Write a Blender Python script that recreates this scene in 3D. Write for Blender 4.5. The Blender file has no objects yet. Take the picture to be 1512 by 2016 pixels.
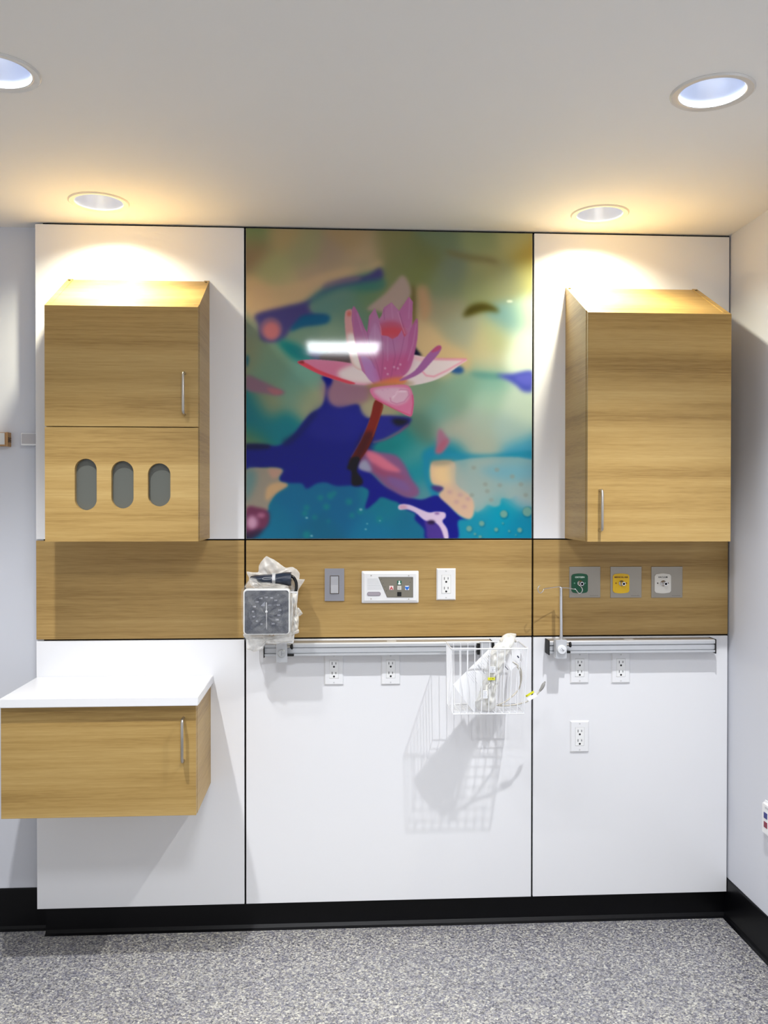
import bpy, bmesh, math, random
import numpy as np
from mathutils import Vector, Matrix
from mathutils.geometry import tessellate_polygon
random.seed(7)
S = bpy.context.scene
COL = S.collection
PI = math.pi

# ------------------------------------------------------------------ camera
FPX, CX, CY, CZ, YAW, PITCH, ROLL = 1709.0, -0.4856, -3.1357, 1.5445, 0.0577, -0.0095, 0.0008
Fw = Vector((math.sin(YAW)*math.cos(PITCH), math.cos(YAW)*math.cos(PITCH), math.sin(PITCH)))
Rt = Vector((math.cos(YAW), -math.sin(YAW), 0)); Up = Rt.cross(Fw)
cr, sr = math.cos(ROLL), math.sin(ROLL)
Rt, Up = Rt*cr + Up*sr, Up*cr - Rt*sr
cd = bpy.data.cameras.new('camera'); cam = bpy.data.objects.new('camera', cd); COL.objects.link(cam)
M = Matrix((Rt, Up, -Fw)).transposed().to_4x4(); M.translation = (CX, CY, CZ)
cam.matrix_world = M
cd.sensor_fit = 'VERTICAL'; cd.sensor_height = 36; cd.lens = FPX*36/2016
cd.clip_start = .05
S.camera = cam
def on(px, py, axis, val):
    """the point where the sight line through a photo pixel meets a plane (axis = val)"""
    d = Fw*FPX + Rt*(px-756) + Up*(1008-py)
    o = Vector((CX, CY, CZ)); return o + d*((val-o[axis])/d[axis])
def at(px, py, y): return on(px, py, 1, y)

# ------------------------------------------------------------------ world, lights, exposure
S.view_settings.view_transform = 'Standard'; S.view_settings.look = 'None'
S.view_settings.gamma = 1; S.view_settings.use_curve_mapping = False
S.view_settings.exposure = 0.64
w = bpy.data.worlds.new('world'); S.world = w; w.use_nodes = True
bg = w.node_tree.nodes['Background']; bg.inputs[0].default_value = (.95, .97, 1, 1); bg.inputs[1].default_value = .47
ZC = 2.538           # ceiling height
FAR_W, NEAR_W, TROFFER_W = 3.4, 9, 8
FAR_COL, NEAR_COL, TROFFER_COL = (1, .94, .70), (.97, .985, 1), (.93, .97, 1)

# ------------------------------------------------------------------ helpers
def srgb(c, a=1):
    f = lambda v: ((v/255+.055)/1.055)**2.4 if v/255 > .04045 else v/255/12.92
    return (f(c[0]), f(c[1]), f(c[2]), a)
def mat(name, col, rough=.5, metal=0, spec=.5, emit=None, es=1, coat=0):
    m = bpy.data.materials.new(name); m.use_nodes = True
    b = m.node_tree.nodes['Principled BSDF']
    b.inputs['Base Color'].default_value = srgb(col); b.inputs['Roughness'].default_value = rough
    b.inputs['Metallic'].default_value = metal; b.inputs['Specular IOR Level'].default_value = spec
    b.inputs['Coat Weight'].default_value = coat
    if emit: b.inputs['Emission Color'].default_value = srgb(emit); b.inputs['Emission Strength'].default_value = es
    return m
def N(m, t, **k):
    n = m.node_tree.nodes.new(t)
    for a, v in k.items(): setattr(n, a, v)
    return n
def noise_bump(m, scale, strength, dist=.001, detail=2):
    nt = m.node_tree; g = N(m, 'ShaderNodeNewGeometry'); n = N(m, 'ShaderNodeTexNoise'); b = N(m, 'ShaderNodeBump')
    n.inputs['Scale'].default_value = scale; n.inputs['Detail'].default_value = detail
    b.inputs['Strength'].default_value = strength; b.inputs['Distance'].default_value = dist
    nt.links.new(g.outputs['Position'], n.inputs['Vector']); nt.links.new(n.outputs['Fac'], b.inputs['Height'])
    nt.links.new(b.outputs[0], nt.nodes['Principled BSDF'].inputs['Normal']); return m
def wood(name, dark, mid, light, shift):
    m = mat(name, mid, .42, spec=.4); nt = m.node_tree; L = nt.links.new
    g = N(m, 'ShaderNodeNewGeometry')
    def streak(scale, sc, det, rough=.6, off=0):
        mp = N(m, 'ShaderNodeMapping'); mp.inputs['Scale'].default_value = scale; mp.inputs['Location'].default_value = (shift+off, shift*.7+off, shift*1.3+off)
        L(g.outputs['Position'], mp.inputs['Vector'])
        n = N(m, 'ShaderNodeTexNoise'); n.inputs['Scale'].default_value = sc; n.inputs['Detail'].default_value = det; n.inputs['Roughness'].default_value = rough
        L(mp.outputs[0], n.inputs['Vector']); return n
    a = streak((.55, .55, 14), 1.0, 3, .5)
    b = streak((2.2, 2.2, 120), 1.0, 4, .65, 3)
    c = streak((14, 14, 420), 1.0, 2, .6, 9)
    mx = N(m, 'ShaderNodeMath', operation='MULTIPLY_ADD'); mx.inputs[1].default_value = .80; L(a.outputs['Fac'], mx.inputs[0])
    m2 = N(m, 'ShaderNodeMath', operation='MULTIPLY_ADD'); m2.inputs[1].default_value = .42; L(b.outputs['Fac'], m2.inputs[0]); m2.inputs[2].default_value = -.26
    m3 = N(m, 'ShaderNodeMath', operation='MULTIPLY_ADD'); m3.inputs[1].default_value = .34; L(c.outputs['Fac'], m3.inputs[0]); L(m2.outputs[0], m3.inputs[2])
    L(m3.outputs[0], mx.inputs[2])
    r = N(m, 'ShaderNodeValToRGB'); e = r.color_ramp.elements
    e[0].position = .28; e[0].color = srgb(dark); e[1].position = .75; e[1].color = srgb(light)
    k = e.new(.5); k.color = srgb(mid)
    L(mx.outputs[0], r.inputs[0]); L(r.outputs[0], nt.nodes['Principled BSDF'].inputs['Base Color'])
    bp = N(m, 'ShaderNodeBump'); bp.inputs['Strength'].default_value = .12; bp.inputs['Distance'].default_value = .0006
    L(c.outputs['Fac'], bp.inputs['Height']); L(bp.outputs[0], nt.nodes['Principled BSDF'].inputs['Normal'])
    return m
def plastic(name, col, opacity, rough=.15, bump=0):
    m = mat(name, col, rough, spec=.8); nt = m.node_tree
    t = N(m, 'ShaderNodeBsdfTransparent'); mix = N(m, 'ShaderNodeMixShader')
    out = nt.nodes['Material Output']; p = nt.nodes['Principled BSDF']
    n = N(m, 'ShaderNodeTexNoise'); n.inputs['Scale'].default_value = 28; n.inputs['Detail'].default_value = 3
    g = N(m, 'ShaderNodeNewGeometry'); nt.links.new(g.outputs['Position'], n.inputs['Vector'])
    mr = N(m, 'ShaderNodeMapRange'); mr.inputs[1].default_value = .3; mr.inputs[2].default_value = .7
    mr.inputs[3].default_value = max(.03, opacity-.18); mr.inputs[4].default_value = min(1, opacity+.18)
    nt.links.new(n.outputs['Fac'], mr.inputs[0]); nt.links.new(mr.outputs[0], mix.inputs[0])
    nt.links.new(t.outputs[0], mix.inputs[1]); nt.links.new(p.outputs[0], mix.inputs[2]); nt.links.new(mix.outputs[0], out.inputs[0])
    if bump:
        b = N(m, 'ShaderNodeBump'); b.inputs['Strength'].default_value = bump; b.inputs['Distance'].default_value = .006
        nt.links.new(n.outputs['Fac'], b.inputs['Height']); nt.links.new(b.outputs[0], p.inputs['Normal'])
    return m

def BM(): return bmesh.new()
def box(bm, x0, x1, y0, y1, z0, z1, bev=0, seg=2):
    if x0 > x1: x0, x1 = x1, x0
    if y0 > y1: y0, y1 = y1, y0
    if z0 > z1: z0, z1 = z1, z0
    r = bmesh.ops.create_cube(bm, size=1); vs = r['verts']
    for v in vs: v.co = Vector(((x0+x1)/2+v.co.x*(x1-x0), (y0+y1)/2+v.co.y*(y1-y0), (z0+z1)/2+v.co.z*(z1-z0)))
    if bev:
        es = list({e for v in vs for e in v.link_edges})
        bmesh.ops.bevel(bm, geom=es, offset=bev, segments=seg, affect='EDGES', clamp_overlap=True)
    return bm
def tube(bm, pts, r, seg=10, closed=False, radii=None):
    pts = [Vector(p) for p in pts]; n = len(pts); rings = []
    ref = None
    for i, p in enumerate(pts):
        a = pts[(i-1) % n] if (i or closed) else p; b = pts[(i+1) % n] if (i < n-1 or closed) else p
        t = (b-a).normalized() if (b-a).length > 1e-9 else Vector((0, 0, 1))
        if ref is None: ref = t.orthogonal().normalized()
        ref = (ref - t*ref.dot(t));  ref = ref.normalized() if ref.length > 1e-6 else t.orthogonal().normalized()
        s = t.cross(ref); rr = radii[i] if radii else r
        rings.append([bm.verts.new(p + (ref*math.cos(2*PI*k/seg) + s*math.sin(2*PI*k/seg))*rr) for k in range(seg)])
    m = n if closed else n-1
    for i in range(m):
        A, B = rings[i], rings[(i+1) % n]
        for k in range(seg): bm.faces.new((A[k], A[(k+1) % seg], B[(k+1) % seg], B[k]))
    if not closed: bm.faces.new(rings[0][::-1]); bm.faces.new(rings[-1])
    return bm
def smooth_path(ctrl, n=8):
    c = [Vector(p) for p in ctrl]; out = []
    for i in range(len(c)-1):
        p0, p1, p2, p3 = c[max(i-1, 0)], c[i], c[i+1], c[min(i+2, len(c)-1)]
        for k in range(n):
            t = k/n
            out.append(.5*((2*p1)+(p2-p0)*t+(2*p0-5*p1+4*p2-p3)*t*t+(3*p1-p0-3*p2+p3)*t**3))
    return out+[c[-1]]
def lathe(bm, prof, c, axis='z', seg=48):
    """prof: (radius, height) list; axis z up, or y (height measured towards the room, -y)"""
    rings = []
    for r, h in prof:
        ring = []
        for k in range(seg):
            a = 2*PI*k/seg
            if axis == 'z': p = (c[0]+r*math.cos(a), c[1]+r*math.sin(a), c[2]+h)
            elif axis == 'y': p = (c[0]+r*math.cos(a), c[1]-h, c[2]+r*math.sin(a))
            else: p = (c[0]+h, c[1]+r*math.cos(a), c[2]+r*math.sin(a))
            ring.append(bm.verts.new(p))
        rings.append(ring)
    for A, B in zip(rings, rings[1:]):
        for k in range(seg): bm.faces.new((A[k], A[(k+1) % seg], B[(k+1) % seg], B[k]))
    return rings
def cap(bm, ring): bm.faces.new(ring)
def knob_y(bm, prof, c, seg=32):
    r = lathe(bm, prof, c, 'y', seg); cap(bm, r[0]); cap(bm, r[-1])
def plate(bm, loops, y0, y1, tf=None):
    """loops of (x,z): outline then holes; a plate from y0 (front) to y1 (back)"""
    tri = tessellate_polygon([[Vector((p[0], p[1], 0)) for p in l] for l in loops])
    flat = [p for l in loops for p in l]
    f = tf or (lambda x, y, z: (x, y, z))
    F = [bm.verts.new(f(p[0], y0, p[1])) for p in flat]; B = [bm.verts.new(f(p[0], y1, p[1])) for p in flat]
    for t in tri:
        try: bm.faces.new([F[i] for i in t]); bm.faces.new([B[i] for i in t][::-1])
        except ValueError: pass
    o = 0
    for l in loops:
        n = len(l)
        for k in range(n):
            a, b = o+k, o+(k+1) % n
            bm.faces.new((F[a], F[b], B[b], B[a]))
        o += n
def rrect(x0, x1, z0, z1, r, n=6):
    out = []
    for cx, cz, a0 in ((x1-r, z1-r, 0), (x0+r, z1-r, 90), (x0+r, z0+r, 180), (x1-r, z0+r, 270)):
        for k in range(n+1):
            a = math.radians(a0+90*k/n); out.append((cx+r*math.cos(a), cz+r*math.sin(a)))
    return out
def circle(cx, cz, r, n=24, rz=None): return [(cx+r*math.cos(2*PI*k/n), cz+(rz or r)*math.sin(2*PI*k/n)) for k in range(n)]
def text_into(bm, s, size, x, y, z, bold=0, spread=1):
    """flat lettering facing the room (-y), centred on x,z"""
    c = bpy.data.curves.new('t', 'FONT'); c.body = s; c.size = size; c.align_x = 'CENTER'; c.align_y = 'CENTER'
    c.extrude = .0002; c.offset = bold; c.space_character = spread; c.resolution_u = 3
    o = bpy.data.objects.new('t', c); COL.objects.link(o)
    dg = bpy.context.evaluated_depsgraph_get(); dg.update()
    me = bpy.data.meshes.new_from_object(o.evaluated_get(dg))
    me.transform(Matrix.Translation((x, y, z)) @ Matrix.Rotation(PI/2, 4, 'X'))
    bm.from_mesh(me)
    bpy.data.objects.remove(o); bpy.data.curves.remove(c); bpy.data.meshes.remove(me)

def obj(name, bm, m, parent=None, smooth=False, angle=None):
    bmesh.ops.recalc_face_normals(bm, faces=bm.faces)
    me = bpy.data.meshes.new(name); bm.to_mesh(me); bm.free()
    me.materials.append(m)
    o = bpy.data.objects.new(name, me); COL.objects.link(o)
    if parent is not None:
        L = Vector((0, 0, 0)); p = parent
        while p is not None: L += p.location; p = p.parent
        me.transform(Matrix.Translation(-L)); o.parent = parent
    else:
        cs = [v.co for v in me.vertices]
        L = Vector(((min(c.x for c in cs)+max(c.x for c in cs))/2, (min(c.y for c in cs)+max(c.y for c in cs))/2, min(c.z for c in cs)))
        me.transform(Matrix.Translation(-L)); o.location = L
    if smooth:
        me.polygons.foreach_set('use_smooth', [True]*len(me.polygons))
        try: me.set_sharp_from_angle(angle=math.radians(angle or 40))
        except Exception: pass
    return o
def tag(o, label, cat, group=None):
    o['label'] = label; o['category'] = cat
    if group: o['group'] = group
    return o
def thing(name, label, cat, loc, group=None):
    o = bpy.data.objects.new(name, None); COL.objects.link(o); o.location = loc; o.empty_display_size = .05
    return tag(o, label, cat, group)
def struct(name, bm, m, smooth=False):
    o = obj(name, bm, m, None, smooth); o['kind'] = 'structure'; return o
def dup(root, loc, label, group=None):
    r = root.copy(); COL.objects.link(r); r.location = loc; r['label'] = label
    if group: r['group'] = group
    for ch in list(root.children):
        c = ch.copy(); COL.objects.link(c); c.parent = r
        for g in ch.children:
            d = g.copy(); COL.objects.link(d); d.parent = c
    return r

# ------------------------------------------------------------------ materials
WH = mat('white_laminate', (234, 234, 237), .22, spec=.45)
WALLM = noise_bump(mat('painted_wall', (214, 216, 224), .6, spec=.25), 350, .08)
CEILM = noise_bump(mat('painted_ceiling', (236, 234, 230), .75, spec=.2), 300, .08)
BLK = mat('black_vinyl_base', (6, 6, 9), .35, spec=.2)
DARK = mat('dark_backing', (8, 7, 8), .8, spec=.1)
WOOD = wood('pale_oak_laminate', (136, 105, 54), (170, 138, 80), (188, 158, 100), 0)
WOODB = wood('pale_oak_laminate_band', (138, 107, 57), (170, 138, 82), (188, 158, 102), 5.3)
STEEL = mat('brushed_steel', (190, 185, 178), .32, 1)
CHROME = mat('chrome', (215, 215, 218), .14, 1)
ALU = mat('anodised_aluminium', (190, 190, 190), .38, 1)
ALUL = mat('pale_aluminium', (208, 210, 214), .45, .55)
ALUT = mat('grey_rail_top', (158, 150, 140), .5, .3)
WPL = mat('white_plastic', (236, 236, 238), .3)
WPL2 = mat('white_socket_plastic', (240, 240, 240), .25)
SLOT = mat('socket_slot', (10, 10, 10), .7)
GREYP = mat('grey_plate', (150, 150, 158), .4, .3)
GREYSW = mat('grey_rocker', (172, 172, 178), .3)
WIRE = mat('white_coated_wire', (238, 239, 243), .3)
SS = noise_bump(mat('satin_steel_plate', (158, 152, 142), .42, .6), 400, .05)
GREEN = mat('green_plaque', (0, 82, 52), .4); YEL = mat('yellow_plaque', (232, 186, 10), .4); WPQ = mat('white_plaque', (226, 222, 214), .4)
PAPER = mat('paper', (246, 247, 250), .7, spec=.2)
INK = mat('grey_print', (120, 122, 132), .7, spec=.1)
YLAB = mat('yellow_label', (222, 220, 40), .5)
CABLE = mat('ivory_cable', (196, 190, 178), .4)
NAVY = noise_bump(mat('navy_cuff', (34, 44, 62), .35), 160, .3, .002)
GLOSSBLK = mat('black_rubber_tube', (12, 12, 14), .2)
BAGF = plastic('clear_polythene', (236, 236, 234), .0, .12, .25)
BAGB = plastic('milky_polythene', (236, 234, 230), .70, .25, .3)

# ------------------------------------------------------------------ the room shell
XL, S1, S2, XR = -1.5375, -.8034, .2403, .9724
ZB, ZW1, ZW2, ZT = .1033, 1.0595, 1.4153, 2.530
WY = .068; XW = .979
LIGHTS = [(-1.259, -.215), (.424, -.198), (-1.262, -1.08), (.426, -1.08)]
RO, RI = .098, .077

def floor_mat():
    m = mat('speckled_vinyl', (150, 150, 155), .38, spec=.45); nt = m.node_tree; L = nt.links.new
    g = N(m, 'ShaderNodeNewGeometry')
    n = N(m, 'ShaderNodeTexNoise'); n.inputs['Scale'].default_value = 160; n.inputs['Detail'].default_value = 2
    L(g.outputs['Position'], n.inputs['Vector'])
    sc = N(m, 'ShaderNodeVectorMath', operation='SCALE'); sc.inputs['Scale'].default_value = .010; L(n.outputs['Color'], sc.inputs[0])
    ad = N(m, 'ShaderNodeVectorMath', operation='ADD'); L(g.outputs['Position'], ad.inputs[0]); L(sc.outputs[0], ad.inputs[1])
    def vor(s, els):
        v = N(m, 'ShaderNodeTexVoronoi'); v.inputs['Scale'].default_value = s; L(ad.outputs[0], v.inputs['Vector'])
        sp = N(m, 'ShaderNodeSeparateColor'); L(v.outputs['Color'], sp.inputs[0])
        r = N(m, 'ShaderNodeValToRGB'); r.color_ramp.interpolation = 'CONSTANT'; e = r.color_ramp.elements
        e[0].position = 0; e[0].color = srgb(els[0][1]); e[1].position = els[1][0]; e[1].color = srgb(els[1][1])
        for p, c in els[2:]: k = e.new(p); k.color = srgb(c)
        L(sp.outputs[0], r.inputs[0]); return r, sp
    a, sa = vor(165, [(0, (56, 56, 66)), (.18, (92, 92, 106)), (.42, (120, 120, 134)), (.62, (152, 152, 156)), (.78, (188, 186, 176)), (.92, (214, 213, 204))])
    b, sb = vor(290, [(0, (84, 84, 94)), (.3, (128, 128, 138)), (.55, (160, 158, 154)), (.75, (204, 200, 186))])
    mx = N(m, 'ShaderNodeMix', data_type='RGBA'); mx.inputs[0].default_value = .46
    L(a.outputs[0], mx.inputs[6]); L(b.outputs[0], mx.inputs[7]); L(mx.outputs[2], nt.nodes['Principled BSDF'].inputs['Base Color'])
    return m
FLOORM = floor_mat()
bm = BM(); box(bm, -4, XW+.1, -5, WY+.1, -.05, 0); struct('floor', bm, FLOORM)
bm = BM(); box(bm, -4, XW+.1, WY, WY+.1, 0, ZC); struct('wall_back', bm, WALLM)
bm = BM(); box(bm, XW, XW+.1, -5, WY, 0, ZC); struct('wall_right', bm, WALLM)
# ceiling with round openings for the downlights
bm = BM()
xs = [-4, -1.41, -1.11, .275, .575, XW+.1]; ys = [-5, -1.23, -.93, -.36, -.06, WY+.1]
SEG = 48
for i in range(5):
    for j in range(5):
        x0, x1, y0, y1 = xs[i], xs[i+1], ys[j], ys[j+1]
        hit = [l for l in LIGHTS if x0 < l[0] < x1 and y0 < l[1] < y1]
        if not hit:
            box(bm, x0, x1, y0, y1, ZC, ZC+.02)
        else:
            lx, ly = hit[0]; ring = []; sq = []
            for k in range(SEG):
                a = 2*PI*k/SEG+PI/4; c, s = math.cos(a), math.sin(a)
                ring.append(bm.verts.new((lx+.08*c, ly+.08*s, ZC)))
                t = min([(x1-lx)/c if c > 1e-6 else ((x0-lx)/c if c < -1e-6 else 9e9), (y1-ly)/s if s > 1e-6 else ((y0-ly)/s if s < -1e-6 else 9e9)])
                sq.append((lx+t*c, ly+t*s))
            # snap to the corners of the cell
            for cxn, cyn in ((x0, y0), (x0, y1), (x1, y0), (x1, y1)):
                kk = min(range(SEG), key=lambda q: (sq[q][0]-cxn)**2+(sq[q][1]-cyn)**2); sq[kk] = (cxn, cyn)
            sv = [bm.verts.new((p[0], p[1], ZC)) for p in sq]
            for k in range(SEG): bm.faces.new((ring[k], ring[(k+1) % SEG], sv[(k+1) % SEG], sv[k]))
struct('ceiling', bm, CEILM)
# black vinyl base: profile with a coved toe, extruded
def base_run(name, p0, p1, nrm, h=.152):
    bm = BM(); prof = [(0, h), (.004, h-.001), (.005, h-.006), (.005, .016), (.008, .006), (.016, .001), (.016, 0), (0, 0)]
    A = [bm.verts.new((p0[0]+nrm[0]*d, p0[1]+nrm[1]*d, z)) for d, z in prof]; B = [bm.verts.new((p1[0]+nrm[0]*d, p1[1]+nrm[1]*d, z)) for d, z in prof]
    n = len(prof)
    for k in range(n): bm.faces.new((A[k], A[(k+1) % n], B[(k+1) % n], B[k]))
    bm.faces.new(A); bm.faces.new(B[::-1]); struct(name, bm, BLK)
base_run('baseboard_left', (-4, WY), (-1.518, WY), (0, -1))
base_run('baseboard_right', (XW, .02), (XW, -5), (-1, 0))
bm = BM(); n_ = 0
prof = [(.0, .098), (.004, .098), (.004, .016), (-.004, .006), (-.012, .001), (-.012, 0), (.05, 0), (.05, .098)]
KY = .022
A = [bm.verts.new((-1.5155, KY+d, z)) for d, z in prof]; B = [bm.verts.new((XW-.001, KY+d, z)) for d, z in prof]
for k in range(len(prof)): bm.faces.new((A[k], A[(k+1) % 8], B[(k+1) % 8], B[k]))
bm.faces.new(A); bm.faces.new(B[::-1]); struct('baseboard_panel', bm, BLK)
# dark backing seen in the joints between the panels
bm = BM(); box(bm, -1.5155, XW-.0005, .0145, WY-.0005, .099, ZC-.0005); struct('trim_1', bm, DARK)

# ------------------------------------------------------------------ wall panels
G = .0033; T = .014
def panel(name, x0, x1, z0, z1, m, label):
    bm = BM(); box(bm, x0, x1, 0, T, z0, z1, .0008, 1); return tag(obj(name, bm, m), label, 'wall panel')
cols = [(XL, S1-G), (S1+G, S2-G), (S2+G, XR)]
rows = [(ZB, ZW1-.003), (ZW1+.0028, ZW2-.0025), (ZW2+.0025, ZT)]
pos = ['left', 'middle', 'right']
for c in (0, 1, 2):
    panel('white_panel', *cols[c], *rows[0], WH, ['white lower wall panel behind the low floating cabinet', 'wide white lower wall panel under the basket rail', 'white lower wall panel in the right corner with three outlets'][c])
    panel('wood_panel', *cols[c], *rows[1], WOODB, ['bare wood grain wall panel between counter and glove cabinet', 'wood grain wall panel holding the nurse call station', 'wood grain wall panel holding three medical gas outlets'][c])
    if c != 1: panel('white_panel', *cols[c], *rows[2], WH, ['white upper wall panel behind the two-door wall cabinet', '', 'white upper wall panel behind the tall wall cabinet at right'][c])

# ------------------------------------------------------------------ the lotus print
def art():
    X0, Y0, W, H = 478, 446, 580, 622
    gx, gy = np.meshgrid(np.arange(W)+X0+.5, np.arange(H)+Y0+.5)
    q = 5.2138
    Q1 = lambda p: (480+p[0]/q, 450+p[1]/q); Q2 = lambda p: (770+p[0]/q, 450+p[1]/q)
    Q3 = lambda p: (480+p[0]/q, 760+p[1]/q); Q4 = lambda p: (770+p[0]/q, 760+p[1]/q)
    R5 = lambda p: (560+p[0]/3.979, 570+p[1]/3.979)
    C = lambda c: np.array(c, float)
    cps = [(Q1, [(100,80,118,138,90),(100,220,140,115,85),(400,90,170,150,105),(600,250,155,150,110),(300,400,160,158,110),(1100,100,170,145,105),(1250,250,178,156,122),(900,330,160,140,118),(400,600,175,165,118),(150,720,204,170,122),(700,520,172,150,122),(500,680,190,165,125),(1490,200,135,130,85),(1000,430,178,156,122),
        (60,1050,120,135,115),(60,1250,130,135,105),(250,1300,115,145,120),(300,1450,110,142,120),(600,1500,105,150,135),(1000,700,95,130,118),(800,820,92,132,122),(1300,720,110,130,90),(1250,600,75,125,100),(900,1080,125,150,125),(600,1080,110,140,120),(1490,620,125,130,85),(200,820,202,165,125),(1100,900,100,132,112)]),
      (Q2, [(100,300,120,125,80),(400,300,115,120,72),(500,130,115,130,100),(900,130,140,150,105),(1300,120,165,165,115),(600,420,118,130,108),(900,550,140,148,105),(1200,550,140,145,110),(500,600,125,138,105),(300,500,120,128,75),(1000,420,155,155,105),(1400,450,165,165,110),(1420,270,165,145,60),(500,850,150,145,115),(600,1050,150,155,130),(400,1150,198,172,126),(700,1150,155,160,140),(900,1250,185,175,135),(1100,1150,165,170,130),(600,1280,196,172,126),(1000,1400,180,180,150),(1350,1150,205,218,200),(1400,900,175,195,170),(1250,950,110,150,150),(1320,1350,208,224,208),(800,1560,125,160,140),(1000,1560,110,165,155),(300,1100,190,165,125)]),  # palest points at far right paint reflected glare into the print colours
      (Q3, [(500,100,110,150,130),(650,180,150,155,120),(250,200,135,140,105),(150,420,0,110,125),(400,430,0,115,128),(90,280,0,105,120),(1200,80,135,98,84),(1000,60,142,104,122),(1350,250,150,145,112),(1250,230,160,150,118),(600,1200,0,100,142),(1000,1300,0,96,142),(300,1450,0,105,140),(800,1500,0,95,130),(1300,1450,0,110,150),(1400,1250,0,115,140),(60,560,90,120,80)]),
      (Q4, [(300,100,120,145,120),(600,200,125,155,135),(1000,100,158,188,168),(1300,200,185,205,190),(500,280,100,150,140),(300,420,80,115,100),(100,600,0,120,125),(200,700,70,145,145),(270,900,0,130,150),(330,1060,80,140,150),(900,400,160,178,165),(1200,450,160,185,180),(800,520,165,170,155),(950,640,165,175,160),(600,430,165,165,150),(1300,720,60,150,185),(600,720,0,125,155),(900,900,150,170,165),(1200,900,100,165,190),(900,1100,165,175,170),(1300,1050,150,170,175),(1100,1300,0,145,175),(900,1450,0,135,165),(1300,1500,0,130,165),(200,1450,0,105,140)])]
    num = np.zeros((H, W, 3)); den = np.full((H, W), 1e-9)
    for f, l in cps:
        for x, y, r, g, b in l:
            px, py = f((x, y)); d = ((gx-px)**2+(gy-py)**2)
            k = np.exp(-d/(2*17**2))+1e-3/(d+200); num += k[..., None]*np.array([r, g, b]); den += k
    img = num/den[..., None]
    base_img = img
    def blur(a, s):
        if s <= .2: return a
        r = int(3*s)+1; k = np.exp(-np.arange(-r, r+1)**2/(2*s*s)); k /= k.sum()
        p = np.pad(a, r, mode='edge')
        o = sum(k[i]*p[:, i:i+W] for i in range(2*r+1)); return sum(k[i]*o[i:i+H, :] for i in range(2*r+1))
    img = np.stack([blur(base_img[..., k], 7) for k in range(3)], -1)
    def mask(pts, smooth=True):
        P = [Vector((p[0], p[1], 0)) for p in pts]
        if smooth:
            n = len(P); out = []
            for i in range(n):
                p0, p1, p2, p3 = P[i-1], P[i], P[(i+1) % n], P[(i+2) % n]
                for k in range(4):
                    t = k/4; out.append(p1+(.5*((p2-p0)*t+(2*p0-5*p1+4*p2-p3)*t*t+(3*p1-p0-3*p2+p3)*t**3))*.8+(p2-p1)*0 if False else .5*((2*p1)+(p2-p0)*t+(2*p0-5*p1+4*p2-p3)*t*t+(3*p1-p0-3*p2+p3)*t**3))
            P = out
        xs_ = [p[0] for p in P]; ys_ = [p[1] for p in P]
        m = np.zeros((H, W))
        i0, i1 = max(0, int(min(ys_)-Y0)-2), min(H, int(max(ys_)-Y0)+3); j0, j1 = max(0, int(min(xs_)-X0)-2), min(W, int(max(xs_)-X0)+3)
        if i0 >= i1 or j0 >= j1: return m
        for ox, oy in ((-.25, -.25), (.25, -.25), (-.25, .25), (.25, .25)):
            sx, sy = gx[i0:i1, j0:j1]+ox, gy[i0:i1, j0:j1]+oy; ins = np.zeros(sx.shape, bool)
            for a in range(len(P)):
                xa, ya = xs_[a], ys_[a]; xb, yb = xs_[a-1], ys_[a-1]
                if ya == yb: continue
                ins ^= ((ya > sy) != (yb > sy)) & (sx < (xb-xa)*(sy-ya)/(yb-ya)+xa)
            m[i0:i1, j0:j1] += ins*.25
        return m
    def P_(pts, col, b, op=1, f=None, smooth=True):
        nonlocal img
        pts = [f(p) for p in pts] if f else pts
        m = (blur(mask(pts, smooth), b)*op)[..., None]; img = img*(1-m)+C(col)*m
    def E_(f, x, y, rx, ry, col, b, op=1):
        P_([(x+rx*math.cos(2*PI*k/12), y+ry*math.sin(2*PI*k/12)) for k in range(12)], col, b, op, f)
    def ST(f, pts, wd, col, b, op=1):
        nonlocal img
        pts = [f(p) for p in pts]; d = np.full((H, W), 1e9)
        for a, c in zip(pts, pts[1:]):
            vx, vy = c[0]-a[0], c[1]-a[1]; t = np.clip(((gx-a[0])*vx+(gy-a[1])*vy)/(vx*vx+vy*vy), 0, 1)
            d = np.minimum(d, np.hypot(gx-a[0]-t*vx, gy-a[1]-t*vy))
        m = (blur(np.clip(wd-d+.5, 0, 1), b)*op)[..., None]; img = img*(1-m)+C(col)*m
    # upper left
    P_([(60,620),(300,600),(560,560),(760,480),(1000,420),(1250,380),(1390,330),(1370,420),(1000,520),(800,640),(600,740),(300,820),(60,890)], (204,170,128), 5, .6, Q1)
    P_([(120,890),(400,810),(640,750),(800,650),(1000,545),(1250,490),(1390,410),(1410,520),(1250,560),(1000,600),(850,650),(720,720),(660,800),(700,880),(840,900),(830,960),(600,1000),(470,1050),(430,1110),(340,1170),(180,1150),(150,1000)], (68,62,120), 4, 1, Q1)
    P_([(830,570),(1000,520),(1180,500),(1160,550),(950,600),(800,640)], (128,104,124), 4, .9, Q1)
    P_([(620,900),(850,895),(840,975),(600,1010),(470,1060),(540,960)], (0,88,128), 4, 1, Q1)
    P_([(640,800),(760,640),(1000,570),(1250,530),(1430,520),(1400,640),(1000,640),(800,720)], (40,105,110), 5, .55, Q1)
    P_([(340,1150),(520,1190),(700,1280),(900,1290),(880,1350),(560,1360),(420,1270)], (0,112,118), 6, .95, Q1)
    P_([(650,1270),(800,1280),(820,1350),(720,1350)], (55,60,110), 4, 1, Q1)
    P_([(790,1300),(1000,1240),(1060,1260),(1090,1390),(900,1370),(780,1355)], (70,44,42), 3, 1, Q1)
    E_(Q1, 275, 1040, 115, 120, (128,92,120), 3); E_(Q1, 280, 1055, 80, 85, (186,108,112), 3)
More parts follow.
